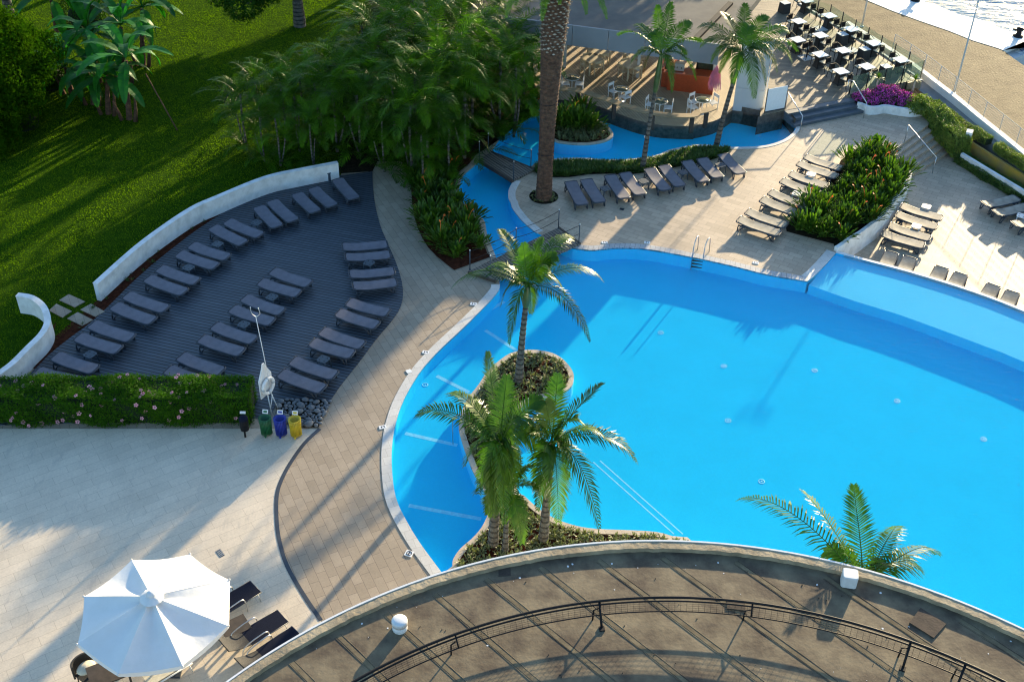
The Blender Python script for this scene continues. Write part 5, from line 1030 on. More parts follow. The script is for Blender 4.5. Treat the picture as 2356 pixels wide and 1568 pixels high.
# ================================================================== FURNITURE
def lounger_proto(label, mat_fab, raised=False, name='sun_lounger'):
    """head at x=0, foot at x=1.95, width .64; top surface about z .36"""
    t = thing(name, label, 'sun lounger'); W = .60; L = 1.92
    def zt(x): return .335+.10*max(0, 1-x/.75)**1.4+.02*max(0, (x-1.6)/.35) if not raised else (.33+max(0, .72-x)*.78)
    def sling(hw, x0, x1, dz, th, ch, m):
        n = 22; vs = []
        for i in range(n):
            x = x0+(x1-x0)*i/(n-1); e = min(x-x0, x1-x); w_ = hw-max(0, ch-e)*.8; sag = .012*math.sin(math.pi*i/(n-1))
            for yy in (-1, -.5, 0, .5, 1): vs.append((x, yy*w_, zt(x)+dz-sag*(1-yy*yy)))
        fs = []
        for i in range(n-1):
            for j in range(4): fs.append((i*5+j, (i+1)*5+j, (i+1)*5+j+1, i*5+j+1))
        o = len(vs); vs += [(x, y, z-th) for x, y, z in vs[:]]
        for i in range(n-1): fs += [(i*5, o+i*5, o+(i+1)*5, (i+1)*5), ((i+1)*5+4, o+(i+1)*5+4, o+i*5+4, i*5+4)]
        fs += [(0, 1, o+1, o), (1, 2, o+2, o+1), (2, 3, o+3, o+2), (3, 4, o+4, o+3)]; e = (n-1)*5
        fs += [(e+j+1, e+j, o+e+j, o+e+j+1) for j in range(4)]; m.add(vs, fs, 0, False)
    m = MB(); sling(W*.5-.02, .03, L-.05, .02, .03, .07, m); m.build('sling', mat_fab, t)
    m = MB()
    for s in (-1, 1):
        pts = [(x, s*(W*.5), zt(x)-.01) for x in [0, .1, .3, .5, .7, .9, 1.3, 1.7, L-.06]]; m.tube(pts, .026, 6)
        if raised: m.tube([(.72, s*W*.5, .33), (.2, s*W*.5, .31), (.05, s*W*.5, .30)], .026, 6)
    m.tube([(0, -W*.5, zt(0)-.01), (-.03, -W*.3, zt(0)-.01), (-.03, W*.3, zt(0)-.01), (0, W*.5, zt(0)-.01)], .026, 6); m.tube([(L-.06, -W*.5, zt(L)-.01), (L, -W*.32, zt(L)-.01), (L, W*.32, zt(L)-.01), (L-.06, W*.5, zt(L)-.01)], .03, 6)
    m.obox((.95, 0, .285), 1.35, W-.05, .03); m.build('frame', M['lframe'], t)
    for x0, d_ in ((.30, -1), (1.55, 1)):
        for s in (-1, 1):
            m = MB(); y0 = s*(W*.5-.01); a = (x0-.12*d_, .31); b = (x0+.16*d_, .31); c = (x0+.20*d_, 0); e = (x0+.13*d_, 0)
            for p, q in ((a, e), (b, c)):
                for yy in (0,): m.tube([(p[0], y0, p[1]), ((p[0]+q[0])/2+.02*d_, y0, .16), (q[0], y0, q[1])], [.03, .026, .026], 6)
            m.obox((x0+.16*d_, y0, .015), .12, .05, .03); m.obox((x0+.03*d_, y0, .28), .3, .03, .07); m.build('leg', M['lframe'], t)
    if raised:
        for s in (-1, 1): m = MB(); m.tube([(.1, s*(W*.5+.02), zt(.1)-.02), (.45, s*(W*.5+.03), .20), (.62, s*(W*.5+.02), .31)], .02, 5); m.build('back_support', M['black'], t)
    index_children(t); return t
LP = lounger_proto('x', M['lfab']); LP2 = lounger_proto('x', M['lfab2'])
usedp = {}
def lounger(proto, h, f, zb, label, group, flip=False):
    """h, f: head and foot picture points on the top surface"""
    a = w3(h[0], h[1], h[2], zb+.37); b = w3(f[0], f[1], f[2], zb+.36); dv_ = (b-a); L = math.hypot(dv_.x, dv_.y); rz = math.atan2(dv_.y, dv_.x); c = (a+b)/2; u_ = Vector((math.cos(rz), math.sin(rz), 0)); s = max(.93, min(1.06, L/1.92)) if L < 2.3 else 1.0
    o0 = c-u_*.96*s
    if proto.name not in usedp: usedp[proto.name] = 1; o = proto; o.location = (o0.x, o0.y, zb); o.rotation_euler[2] = rz; o['label'] = label; o['group'] = group
    else: o = dup(proto, (o0.x, o0.y, zb), rz, label, group)
    o.scale = (s, 1.0, 1); o.rotation_euler[2] += random.uniform(-.03, .03); return o
G1 = 'shaded loungers along the white wall'
rowA = [(('D', 240, 985), ('D', 585, 1062)), (('D', 375, 880), ('D', 652, 968)), (('D', 530, 750), ('D', 812, 835)), (('D', 625, 665), ('D', 895, 758)), (('D', 775, 540), ('D', 1050, 632)), (('D', 860, 467), ('D', 1135, 555)), (('D', 1003, 352), ('D', 1262, 440)), (('D', 1085, 285), ('D', 1345, 367)), (('D', 1215, 185), ('D', 1475, 265)), (('D', 1300, 127), ('D', 1558, 200)), (('D', 1447, 5), ('D', 1660, 110)), (('D', 1545, -35), ('D', 1770, 58)),
        (('A', 1760, 1412), ('A', 1895, 1540)), (('A', 1850, 1372), ('A', 2005, 1500)), (('A', 2022, 1325), ('A', 2150, 1437)), (('A', 2130, 1285), ('A', 2262, 1402)), (('A', 2295, 1225), ('B', 62, 1350))]
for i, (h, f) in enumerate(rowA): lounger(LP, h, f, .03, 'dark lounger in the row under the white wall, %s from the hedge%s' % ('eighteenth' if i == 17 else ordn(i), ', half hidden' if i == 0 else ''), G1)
rowB = [(('D', 1140, 972), ('D', 1430, 1066)), (('D', 1228, 883), ('D', 1515, 978)), (('D', 1368, 762), ('D', 1650, 850)), (('D', 1455, 675), ('D', 1732, 770)), (('D', 1577, 560), ('D', 1855, 645)), (('D', 1660, 485), ('D', 1927, 570)), (('D', 1770, 377), ('D', 2032, 455)), (('D', 1852, 303), ('D', 2105, 388))]
for i, (h, f) in enumerate(rowB): lounger(LP, h, f, .03, 'dark lounger in the middle row of the timber deck, %s from the hedge' % ordn(i), 'loungers in the middle row of the deck')
rowC = [(('D', 1908, 998), ('D', 2203, 1100)), (('D', 1988, 912), ('D', 2280, 1012)), (('D', 2120, 788), ('E', 45, 865)), (('D', 2188, 712), ('E', 118, 798)), (('D', 2298, 585), ('E', 215, 665)), (('D', 2370, 515), ('E', 283, 583)), (('E', 45, 405), ('E', 345, 370)), (('E', 22, 325), ('E', 328, 290)), (('E', -5, 210), ('E', 300, 178)), (('E', -25, 140), ('E', 280, 108))]
for i, (h, f) in enumerate(rowC): lounger(LP, h, f, .03, 'dark lounger in the deck row beside the path, %s up from the pebbles' % ordn(i), 'loungers in the right row of the deck')
rowU = [(('B', 1525, 1242), ('B', 1608, 1392)), (('B', 1630, 1228), ('B', 1727, 1376)), (('B', 1792, 1198), ('B', 1898, 1348)), (('B', 1893, 1183), ('B', 2008, 1322)), (('B', 2062, 1153), ('B', 2170, 1293)), (('B', 2160, 1133), ('B', 2278, 1265)), (('C', 60, 1102), ('C', 180, 1235)), (('C', 165, 1085), ('C', 285, 1205)), (('C', 308, 1055), ('C', 435, 1180))]
for i, (h, f) in enumerate(rowU): lounger(LP, h, f, 0, 'grey lounger in the shaded row below the bar pool, %s from the giant palm' % ordn(i), 'loungers below the bar pool')
rowS = [(('C', 415, 1495), ('C', 700, 1584)), (('C', 472, 1443), ('C', 745, 1530)), (('C', 572, 1360), ('C', 840, 1455)), (('C', 628, 1312), ('C', 890, 1400)), (('C', 708, 1232), ('C', 965, 1318)), (('C', 765, 1187), ('C', 1022, 1265)), (('C', 820, 1115), ('C', 1085, 1200)), (('C', 868, 1070), ('C', 1115, 1147))]
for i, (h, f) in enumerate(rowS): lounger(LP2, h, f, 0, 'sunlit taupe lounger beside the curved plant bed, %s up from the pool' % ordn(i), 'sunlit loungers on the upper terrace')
rowT = [(('G', 1392, 45), ('G', 1680, 125)), (('G', 1440, -8), ('G', 1722, 72)), (('C', 1487, 1462), ('C', 1765, 1545)), (('C', 1518, 1405), ('C', 1800, 1482))]
for i, (h, f) in enumerate(rowT): lounger(LP2, h, f, -.9, 'sunlit lounger in the lower terrace row of four, %s up from the pool rim' % ordn(i), 'loungers in the row of four')
rowR = [(('C', 2075, 1398), ('C', 2325, 1342)), (('C', 2150, 1458), ('C', 2405, 1400)), (('C', 2280, 1535), ('C', 2535, 1478))]
for i, (h, f) in enumerate(rowR): lounger(LP2, h, f, -.9, 'sunlit lounger at the right picture edge on the lower terrace, %s from the top' % ordn(i), 'loungers at the right edge')
for i, (hx, hy, fx, fy) in enumerate([(1458, 168, 1415, 258), (1582, 203, 1537, 295), (1800, 272, 1750, 362), (1930, 315, 1878, 400), (2152, 392, 2095, 480), (2282, 438, 2230, 530)]):
    a = w3('G', hx, hy, -.9+.43); b = w3('G', fx, fy, -.9+.36); u_ = flat(b)-flat(a); u_.normalize(); rz = math.atan2(u_.y, u_.x); lab = 'lounger end on to the infinity edge of the pool, %s from the left' % ordn(i)
    if 1: dup(LP2, (a.x, a.y, -.9), rz, lab, 'loungers at the infinity edge')
# side tables
def table_proto(mat):
    t = thing('side_table', 'x', 'side table'); m = MB(); s = .21; c = .06
    out = [(s-c, -s), (s, -s+c), (s, s-c), (s-c, s), (-s+c, s), (-s, s-c), (-s, -s+c), (-s+c, -s)]
    m.add([(x, y, .40) for x, y in out]+[(x, y, .37) for x, y in out], [tuple(range(8))]+[(i, 8+i, 8+(i+1) % 8, (i+1) % 8) for i in range(8)]); TT = m.build('table_top', mat, t)
    m = MB()
    for sx in (-1, 1):
        for sy in (-1, 1): m.lathe((sx*.105, sy*.105, .4015), [(.0, .0), (.028, .0)], 10)
    m.build('hole_marks', M['black'], TT)
    for sx in (-1, 1):
        for sy in (-1, 1): m = MB(); m.tube([(sx*.15, sy*.15, .38), (sx*.17, sy*.17, .2), (sx*.2, sy*.2, 0)], [.03, .024, .022], 6); m.build('leg', mat, t)
    index_children(t); return t
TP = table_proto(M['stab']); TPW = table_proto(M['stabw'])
def stable(proto, p, zb, label, group, rz=R(-28)):
    c = w3(p[0], p[1], p[2], zb+.4)
    if proto.name not in usedp: usedp[proto.name] = 1; o = proto; o.location = (c.x, c.y, zb); o.rotation_euler[2] = rz; o['label'] = label; o['group'] = group
    else: dup(proto, (c.x, c.y, zb), rz, label, group)
DS = [('D', 612, 862, 'between the second and third loungers of the wall row'), ('D', 1282, 272, 'between the eighth and ninth loungers of the wall row, mid wall'), ('D', 1480, 112, 'beside the tenth lounger of the wall row'), ('A', 1745, 1512, 'between the upper loungers near the bend of the wall'), ('D', 1850, 472, 'between the upper loungers of the middle row'), ('D', 1658, 658, 'between the central loungers of the middle row'), ('D', 2200, 895, 'between the lower pairs of the right hand row'), ('E', 155, 240, 'between the two top pairs of the right hand row')]
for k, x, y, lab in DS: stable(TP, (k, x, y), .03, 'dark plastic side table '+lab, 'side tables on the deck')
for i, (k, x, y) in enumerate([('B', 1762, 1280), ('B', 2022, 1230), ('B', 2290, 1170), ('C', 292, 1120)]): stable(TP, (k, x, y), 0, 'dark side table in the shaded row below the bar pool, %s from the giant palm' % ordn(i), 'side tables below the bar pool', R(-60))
for k, x, y, z, lab in [('C', 908, 1182, 0, 'between the upper pairs of sunlit loungers on the upper terrace'), ('C', 812, 1314, 0, 'between the middle pairs of sunlit loungers on the upper terrace'), ('C', 1692, 1402, -.9, 'at the far end of the row of four on the lower terrace'), ('C', 1625, 1535, -.9, 'in the middle of the row of four on the lower terrace'), ('C', 2340, 1465, -.9, 'between the loungers at the right edge'), ('G', 2005, 425, -.9, 'between the second and third pairs at the infinity edge'), ('G', 2345, 545, -.9, 'at the right end of the infinity edge row')]:
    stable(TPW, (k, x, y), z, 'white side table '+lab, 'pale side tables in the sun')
# umbrella
uc = Vector((-9.73, 21.4, 0)); t = thing('parasol', 'big white octagonal parasol in the lower left corner', 'parasol', uc)
angs = [122, 77, 33, -12, -57, -102, -147, 168]; rimz = 2.5; apz = 3.12; m = MB(); NS = 10
rp_ = [Vector((2.15*math.cos(R(a)), 2.15*math.sin(R(a)), rimz)) for a in angs]; rng_ = random.Random(3)
for i in range(8):
    a, b = rp_[i], rp_[(i+1) % 8]; vs = []; fs = []; ap = Vector((0, 0, apz)); K = 8
    for j in range(NS+1):
        f = .06+.94*j/NS
        for k in range(K+1):
            g = k/K; e = a.lerp(b, g); sag = -.10*math.sin(math.pi*g)*math.sin(math.pi*min(1, f*.62+.25))-.04*math.sin(math.pi*g)*f
            p = ap.lerp(e, f); inn = (1-.008*math.sin(math.pi*g)*f); wr = .010*math.sin(g*19+i*2)*f*(1-f)*2; vs.append((p.x*inn, p.y*inn, p.z+sag+wr+.05*f*(1-f)))
    for j in range(NS):
        for k in range(K): q = j*(K+1)+k; fs.append((q, q+K+1, q+K+2, q+1))
    m.add(vs, fs, 0, True)
    vs = []; fs = []
    for k in range(K+1):
        g = k/K; e = a.lerp(b, g); inn = 1-.008*math.sin(math.pi*g); z = rimz-.04*math.sin(math.pi*g)-.10*math.sin(math.pi*g)*math.sin(math.pi*.87); vs += [(e.x*inn, e.y*inn, z), (e.x*inn*1.01, e.y*inn*1.01, z-.10-.05*math.sin(math.pi*g))]
    for k in range(K): fs.append((2*k, 2*k+1, 2*k+3, 2*k+2))
    m.add(vs, fs, 0, True)
m.build('canopy', M['umb'], t)
for i, a in enumerate(rp_): m = MB(); m.tube([Vector((0, 0, apz-.06)), a-Vector((0, 0, .02))], .014, 5); m.lathe((a.x*1.01, a.y*1.01, rimz-.02), [(.03, 0), (.03, .03), (.01, .045)], 8); m.build('rib', M['plw'], t)
m = MB(); n = 24; vs = []
for j, (r, z) in enumerate([(.05, .10), (.16, .06), (.26, -.0), (.33, -.045)]):
    for k in range(n): g = 6.283*k/n; w_ = .012*math.sin(k*2.6+j); vs.append((r*math.cos(g)*(1+w_*3), r*math.sin(g), apz+z+w_))
m.add(vs, [(j*n+k, j*n+(k+1) % n, (j+1)*n+(k+1) % n, (j+1)*n+k) for j in range(3) for k in range(n)], 0, True); m.build('vent_cap', M['umb'], t)
m = MB(); m.lathe((0, 0, apz+.07), [(.13, 0), (.14, .03), (.10, .09), (.05, .12), (.001, .13)], 20); m.build('finial', M['plw'], t)
m = MB(); m.tube([(0, 0, .05), (0, 0, apz)], .035, 10); m.build('pole', M['plw'], t); m = MB(); m.obox((0, 0, .04), .8, .8, .08); m.build('base', M['lframe'], t)
# patio loungers by the parasol (dark mesh)
def patio(h, f, wlen, label, back=True, zb=0):
    """h: hinge point, f: foot centre (seat plane .38)"""
    a = w3('V', *h, .40); b = w3('V', *f, .40); u_ = (flat(b)-flat(a)); L = u_.length; rz = math.atan2(u_.y, u_.x); t = thing('mesh_lounger', label, 'sun lounger', (a.x, a.y, 0), rz, 'dark mesh loungers by the parasol'); W = .62
    m = MB(); m.obox((L/2, 0, .40), L, W, .02); m.build('seat_panel', M['mesh_'], t)
    m = MB()
    for s in (-1, 1): m.tube([(0, s*W/2, .395), (L, s*W/2, .395)], .018, 6)
    m.tube([(L, -W/2, .395), (L, W/2, .395)], .018, 6); m.build('frame', M['lframe'], t)
    if back:
        n = 9; vs = []
        for i in range(n): x = -.72*i/(n-1); z = .41+.10*(i/(n-1))+.20*(i/(n-1))**2; vs += [(x, -W/2+.01, z), (x, W/2-.01, z)]
        m = MB(); m.add(vs, [(2*i, 2*i+1, 2*i+3, 2*i+2) for i in range(n-1)], 0, True); m.add([(x, y, z-.02) for x, y, z in vs], [(2*i, 2*i+2, 2*i+3, 2*i+1) for i in range(n-1)], 0, True); m.tube([vs[-2], vs[-1]], .02, 6); m.build('back_panel', M['mesh2_'], t)
    for s in (-1, 1):
        m = MB(); m.tube(smooth([(.62, s*(W/2+.03), .0), (.56, s*(W/2+.03), .55), (.3, s*(W/2+.03), .62), (-.25, s*(W/2+.03), .5), (-.35, s*(W/2+.03), .1), (-.36, s*(W/2+.03), 0)], 3), .02, 6); m.build('arm', M['steel'], t)
        m = MB(); m.tube([(L-.12, s*W/2, .39), (L-.06, s*W/2, 0)], .016, 6); m.build('leg', M['steel'], t)
M['mesh_'] = noisy('navy_mesh', (.006, .009, .02, 1), (.013, .017, .034, 1), scale=50, rough=.8, bstr=.2, world=False); M['mesh_'].node_tree.nodes['Principled BSDF'].inputs['Specular IOR Level'].default_value = .08
M['mesh2_'] = noisy('black_mesh', (.018, .018, .02, 1), (.04, .04, .04, 1), scale=30, rough=.6, bstr=.4, bscale=60, world=False); M['mesh2_'].node_tree.nodes['Principled BSDF'].inputs['Specular IOR Level'].default_value = .2
patio((300, 530), (755, 250), 1, 'dark mesh lounger half hidden under the right side of the parasol')
patio((625, 965), (1130, 655), 1, 'dark mesh lounger with raised back between parasol and roof edge')
patio((850, 1215), (1340, 880), 1, 'dark mesh lounger partly hidden behind the roof parapet')
# dark table near them
c = w3('V', 470, 800, .42); t = thing('dark_table', 'dark brown square table between the two mesh loungers by the parasol', 'table', (c.x, c.y, 0), R(35)); m = MB(); m.obox((0, 0, .40), .8, .62, .04); m.build('table_top', M['dwood'], t)
for sx in (-1, 1):
    for sy in (-1, 1): m = MB(); m.obox((sx*.34, sy*.26, .19), .05, .05, .38); m.build('leg', M['dwood'], t)
# armchair with cushion + table at lower left
c = w3('X', 560, 640, .2); t = thing('dark_dining_table', 'dark table mostly hidden under the near edge of the parasol', 'table', (c.x+.5, c.y-.1, 0), R(30)); m = MB(); m.obox((0, 0, .70), 1.1, .8, .05); m.build('table_top', M['dwood'], t)
for sx in (-1, 1):
    for sy in (-1, 1): m = MB(); m.obox((sx*.48, sy*.34, .34), .06, .06, .68); m.build('leg', M['dwood'], t)
c = w3('X', 400, 480, .5); t = thing('armchair', 'dark wicker armchair with a cream cushion at the lower left of the parasol', 'chair', (c.x, c.y, 0), R(-35)); m = MB(); m.obox((.1, 0, .36), .55, .55, .06); m.build('seat', M['wicker'], t)
m = MB(); arc_ = [(-.22+.1*(1-abs(a)/1.2), .3*math.sin(a)*1.05, 0) for a in [-1.2+i*.3 for i in range(9)]]; m.strip([Vector((-.1-.22*math.cos(a), .32*math.sin(a), 0)) for a in [-1.5+i*.25 for i in range(13)]], .05, .3, .82); m.build('backrest', M['wicker'], t)
for sx in (-1, 1):
    for sy in (-1, 1): m = MB(); m.tube([(sx*.22+.08, sy*.22, .35), (sx*.24+.08, sy*.24, 0)], .02, 5); m.build('leg', M['wicker'], t)
m = MB(); m.lathe((.05, 0, .62), [(.001, -.07), (.2, -.06), (.27, 0), (.2, .07), (.001, .09)], 16, sx=.9, sy=1.05); tag(m.build('cushion', M['cush'], None), 'cream scatter cushion on the wicker armchair', 'cushion'); cu_ = bpy.data.objects['cushion']; cu_.location = (c.x, c.y, 0); cu_.rotation_euler[2] = R(-35)
a = w3('X', 1700, 680, .35); b = w3('X', 2210, 370, .35); u_ = flat(b)-flat(a); rz = math.atan2(u_.y, u_.x); t = thing('pale_lounger', 'cream sun lounger tucked beneath the near edge of the parasol', 'sun lounger', (a.x, a.y, 0), rz); L = u_.length
m = MB(); m.obox((L/2-.2, .33, .33), L+.3, .5, .03); m.build('seat_panel', M['cush'], t); m = MB(); m.tube([(-.4, 0, .35), (L, 0, .35)], .025, 6); m.tube([(-.4, .62, .35), (L, .62, .35)], .025, 6); m.tube([(L*.55, 0, .35), (L*.55, .62, .35)], .02, 6); m.build('frame', M['plw'], t)
for y in (0, .62): m = MB(); m.tube([(L-.1, y, .35), (L-.05, y, 0)], .02, 6); m.build('leg', M['plw'], t)
# cafe
def cafe_table():
    t = thing('cafe_table', 'x', 'table'); m = MB(); m.obox((0, 0, .73), .68, .68, .03); m.build('table_top', M['ttop'], t); m = MB(); vs = []; 
    for z, s in ((0, .25), (.12, .2), (.45, .17), (.70, .21)): vs += [(-s, -s, z), (s, -s, z), (s, s, z), (-s, s, z)]
    m.add(vs, [(i*4+j, i*4+(j+1) % 4, (i+1)*4+(j+1) % 4, (i+1)*4+j) for i in range(3) for j in range(4)]+[(12, 13, 14, 15)]); m.build('pedestal', M['wicker'], t); index_children(t); return t
def cafe_chair():
    t = thing('cafe_chair', 'x', 'chair'); m = MB(); m.obox((0, 0, .42), .44, .46, .035); st_ = m.build('seat', M['wicker'], t); m = MB(); m.obox((.02, 0, .455), .38, .4, .035); m.build('seat_pad', M['cush'], st_); m = MB()
    m.strip([Vector((-.23+.05*abs(y)*4*.2, y, 0)) for y in (-.16, -.08, 0, .08, .16)], .03, .5, .80); m.build('backrest', M['black'], t)
    m = MB(); m.tube(smooth([(.22, -.27, 0), (.23, -.27, .62), (.05, -.28, .68), (-.18, -.2, .80), (-.26, 0, .85), (-.18, .2, .80), (.05, .28, .68), (.23, .27, .62), (.22, .27, 0)], 4), .017, 5); m.build('arm_frame', M['black'], t)
    for s in (-1, 1): m = MB(); m.tube([(-.2, s*.17, .82), (-.22, s*.2, .4), (-.28, s*.22, 0)], .016, 5); m.build('leg', M['black'], t)
    index_children(t); return t
CT = cafe_table(); CC = cafe_chair(); TR = [(605, 2), (920, 208), (1220, 390), (1525, 582), (1895, 808), (505, 285), (800, 475), (1110, 680), (1430, 900), (490, 535), (795, 735), (1078, 963)]
desc = ['%s table of the far row' % ordn(k) for k in range(5)]+['%s table of the middle row' % ordn(k) for k in range(4)]+['%s table of the near row' % ordn(k) for k in range(3)]
tdir = -R(25)
for i, (x, y) in enumerate(TR):
    c = w3('N', x, y, .45+.745); lab = 'white topped square cafe table, '+desc[i]+' counted from the top'
    if i == 0: o = CT; o.location = (c.x, c.y, .45); o.rotation_euler[2] = R(27); o['label'] = lab; o['group'] = 'cafe tables'
    else: dup(CT, (c.x, c.y, .45), R(27)+random.uniform(-.05, .05), lab, 'cafe tables')
    for j, (dx, dy) in enumerate(((-100, 10), (62, 112))):
        s = w3('N', x+dx, y+dy, .45+.44)
        if i == 3 and j == 0: s = w3('N', 1440, 575, .89)
        v = flat(c)-flat(s); rz = math.atan2(v.y, v.x)+random.uniform(-.12, .12); lab = 'dark armchair, %s side, at the %s of the cafe' % ('far left' if j == 0 else 'near right', desc[i])
        if i == 0 and j == 0: o = CC; o.location = (s.x, s.y, .45); o.rotation_euler[2] = rz; o['label'] = lab; o['group'] = 'cafe chairs'
        else: dup(CC, (s.x, s.y, .45), rz, lab, 'cafe chairs')
s = w3('N', 610, 655, .89); dup(CC, (s.x, s.y, .45), R(200), 'dark armchair standing alone beside the parasol base on the cafe deck', 'cafe chairs')
for i, (x, y, lab) in enumerate([(320, 35, 'at the top left of the cafe deck'), (1100, 462, 'beside the third far table'), (1400, 662, 'beside the fourth far table'), (1695, 900, 'standing alone near the front glass')]):
    c = w3('N', x, y, .45+.62); t = thing('wicker_cube', 'dark wicker cube with glass top '+lab, 'table', (c.x, c.y, .45), R(27), 'wicker cube tables')
    m = MB(); vs = []
    for z, q in ((0, .27), (.6, .24)): vs += [(-q, -q, z), (q, -q, z), (q, q, z), (-q, q, z)]
    m.add(vs, [(j, (j+1) % 4, 4+(j+1) % 4, 4+j) for j in range(4)]+[(4, 5, 6, 7)]); m.build('body', M['wicker'], t); m = MB(); m.obox((0, 0, .62), .5, .5, .02); m.build('glass_top', M['panel'], t)
for i, (x, y) in enumerate([(600, 790), (780, 400), (1215, 690)]):
    c = w3('N', x, y, .45); t = thing('floor_plate', 'flat white floor plate with a short black tube, %s of the cafe' % ['near the palm fronds', 'between the upper tables', 'between the middle tables'][i], 'floor plate', (c.x, c.y, .45), R(27)); m = MB(); m.obox((0, 0, .03), .7, .7, .05); m.build('plate', M['panel'], t); m = MB(); m.tube([(0, 0, .05), (0, 0, .6)], .03, 8); m.build('tube', M['black'], t)
# bar furniture
def round_table():
    t = thing('glass_table', 'x', 'table'); m = MB(); m.lathe((0, 0, .74), [(.001, .008), (.38, .008), (.38, -.008), (.001, -.008)], 32); m.build('table_top', M['tglass'], t); m = MB(); m.tube([Vector((.385*math.cos(g), .385*math.sin(g), .74)) for g in [i*.2094*1 for i in range(31)]], .012, 5, cap=False); m.build('rim', M['plw'], t)
    m = MB(); m.tube([(0, 0, .0), (0, 0, .73)], .025, 8); m.lathe((0, 0, 0), [(.22, 0), (.22, .015), (.03, .03)], 20); m.build('stand', M['plw'], t); index_children(t); return t
def white_chair():
    t = thing('white_chair', 'x', 'chair'); m = MB(); m.obox((0, 0, .44), .44, .44, .03); m.build('seat', M['plw'], t); m = MB(); m.obox((-.21, 0, .78), .03, .44, .16); m.obox((-.21, -.2, .6), .03, .035, .3); m.obox((-.21, .2, .6), .03, .035, .3); m.build('backrest', M['plw'], t)
    for sx in (-1, 1):
        for sy in (-1, 1): m = MB(); m.obox((sx*.2, sy*.2, .215), .03, .03, .43); m.build('leg', M['plw'], t)
    index_children(t); return t
RTb = round_table(); WC = white_chair(); n_ = 0; k_ = 0
def wchair(p, look, lab):
    global k_
    s = w3('P', *p, FZ+.45); v = flat(look)-flat(s); rz = math.atan2(v.y, v.x)
    if k_ == 0: o = WC; o.location = (s.x, s.y, FZ); o.rotation_euler[2] = rz; o['label'] = lab; o['group'] = 'white chairs at the bar'
    else: dup(WC, (s.x, s.y, FZ), rz, lab, 'white chairs at the bar')
    k_ += 1
for i, (x, y, chs, lab) in enumerate([(190, 812, [(115, 868), (265, 872)], 'beside the giant palm trunk'), (705, 930, [(625, 950), (745, 1010)], 'second from the giant palm'), (1112, 1058, [(1010, 1090), (1195, 1120)], 'in front of the orange bar'), (1558, 1045, [(1470, 1060), (1450, 1115), (1660, 1068)], 'nearest the clad pillar')]):
    c = w3('P', x, y, FZ+.74)
    if i == 0: o = RTb; o.location = (c.x, c.y, FZ); o['label'] = 'round smoked glass table '+lab; o['group'] = 'round bar tables'
    else: dup(RTb, (c.x, c.y, FZ), 0, 'round smoked glass table '+lab, 'round bar tables')
    for j, p in enumerate(chs): wchair(p, c, 'white chair at the round table %s, %s' % (lab, ['left chair', 'right chair', 'far right chair'][j] if len(chs) < 3 else ['back left chair', 'front left chair', 'right chair'][j]))
for i, (x, y, lab) in enumerate([(400, 610, 'under the fascia near the giant palm'), (800, 668, 'under the fascia behind the slender palm'), (470, 530, 'at the back left, partly behind the fascia'), (850, 575, 'at the back right, partly behind the fascia')]):
    c = w3('P', x, y, FZ+.75); t = thing('dining_table', 'square cream dining table '+lab, 'table', (c.x, c.y, FZ), R(30), 'cream dining tables')
    m = MB(); m.obox((0, 0, .74), .98, .98, .03); m.build('table_top', M['cream'], t)
    for sx in (-1, 1):
        for sy in (-1, 1): m = MB(); m.obox((sx*.45, sy*.45, .36), .06, .06, .72); m.build('leg', M['cream'], t)
    for j in range(4):
        a = j*math.pi/2+R(30); cc = Vector((c.x+.42*math.cos(a), c.y+.42*math.sin(a), FZ)); o = thing('cream_chair', 'cream chair, %s side of the dining table %s' % (['right', 'far', 'left', 'near'][j], lab), 'chair', cc, a+math.pi, 'cream chairs at the dining tables')
        m = MB(); m.obox((0, 0, .44), .42, .46, .03); m.build('seat', M['cream'], o); m = MB(); m.obox((-.2, 0, .75), .03, .46, .12); m.obox((-.2, -.21, .58), .03, .03, .3); m.obox((-.2, .21, .58), .03, .03, .3); m.build('backrest', M['cream'], o)
        for sx in (-1, 1):
            for sy in (-1, 1): m = MB(); m.obox((sx*.19, sy*.21, .215), .03, .03, .43); m.build('leg', M['cream'], o)
# litter bins
def bin_(p, col, label, sign=True):
    c = w3('U', *p); mt = plain('bin_'+label.split()[0], col, .4, var=.15); t = thing('litter_bin', label, 'bin', c, R(-5), 'slatted litter bins'); m = MB(); m.lathe((0, 0, 0), [(.16, .12), (.175, .12), (.195, .78), (.17, .78), (.165, .4), (.001, .38)], 20); m.build('liner', mt, t)
    m = MB()
    for k in range(24): a = k*6.283/24; q = .19; m.tube([(q*math.cos(a), q*math.sin(a), .08), (q*1.02*math.cos(a), q*1.02*math.sin(a), .45), (q*1.13*math.cos(a), q*1.13*math.sin(a), .80)], .017, 5)
    m.build('slats', mt, t)
    for k in range(3): a = k*2.094+.5; m = MB(); m.obox((.18*math.cos(a), .18*math.sin(a), .05), .05, .05, .1); m.build('foot', mt, t)
    m = MB(); m.obox((-.02, .2, .90), .2, .015, .15, tilt=Matrix.Rotation(-.5, 3, 'X')); sp_ = m.build('sign_plate', M['plw'], t)
    m = MB(); m.obox((-.02, .191, .905), .13, .006, .07, tilt=Matrix.Rotation(-.5, 3, 'X')); m.build('sign_mark', mt, sp_)
bin_((485, 1385), (.01, .12, .04, 1), 'green slatted litter bin, left of the coloured three'); bin_((775, 1395), (.015, .035, .32, 1), 'blue slatted litter bin, middle of the coloured three'); bin_((1065, 1410), (.62, .45, .02, 1), 'yellow slatted litter bin, right of the coloured three')
c = w3('U', 60, 1440); t = thing('litter_bin', 'black domed litter bin on a post beside the end of the pink flowered hedge', 'bin', c); m = MB(); m.tube([(0, 0, 0), (0, 0, .5)], .035, 8); m.build('post', M['black'], t)
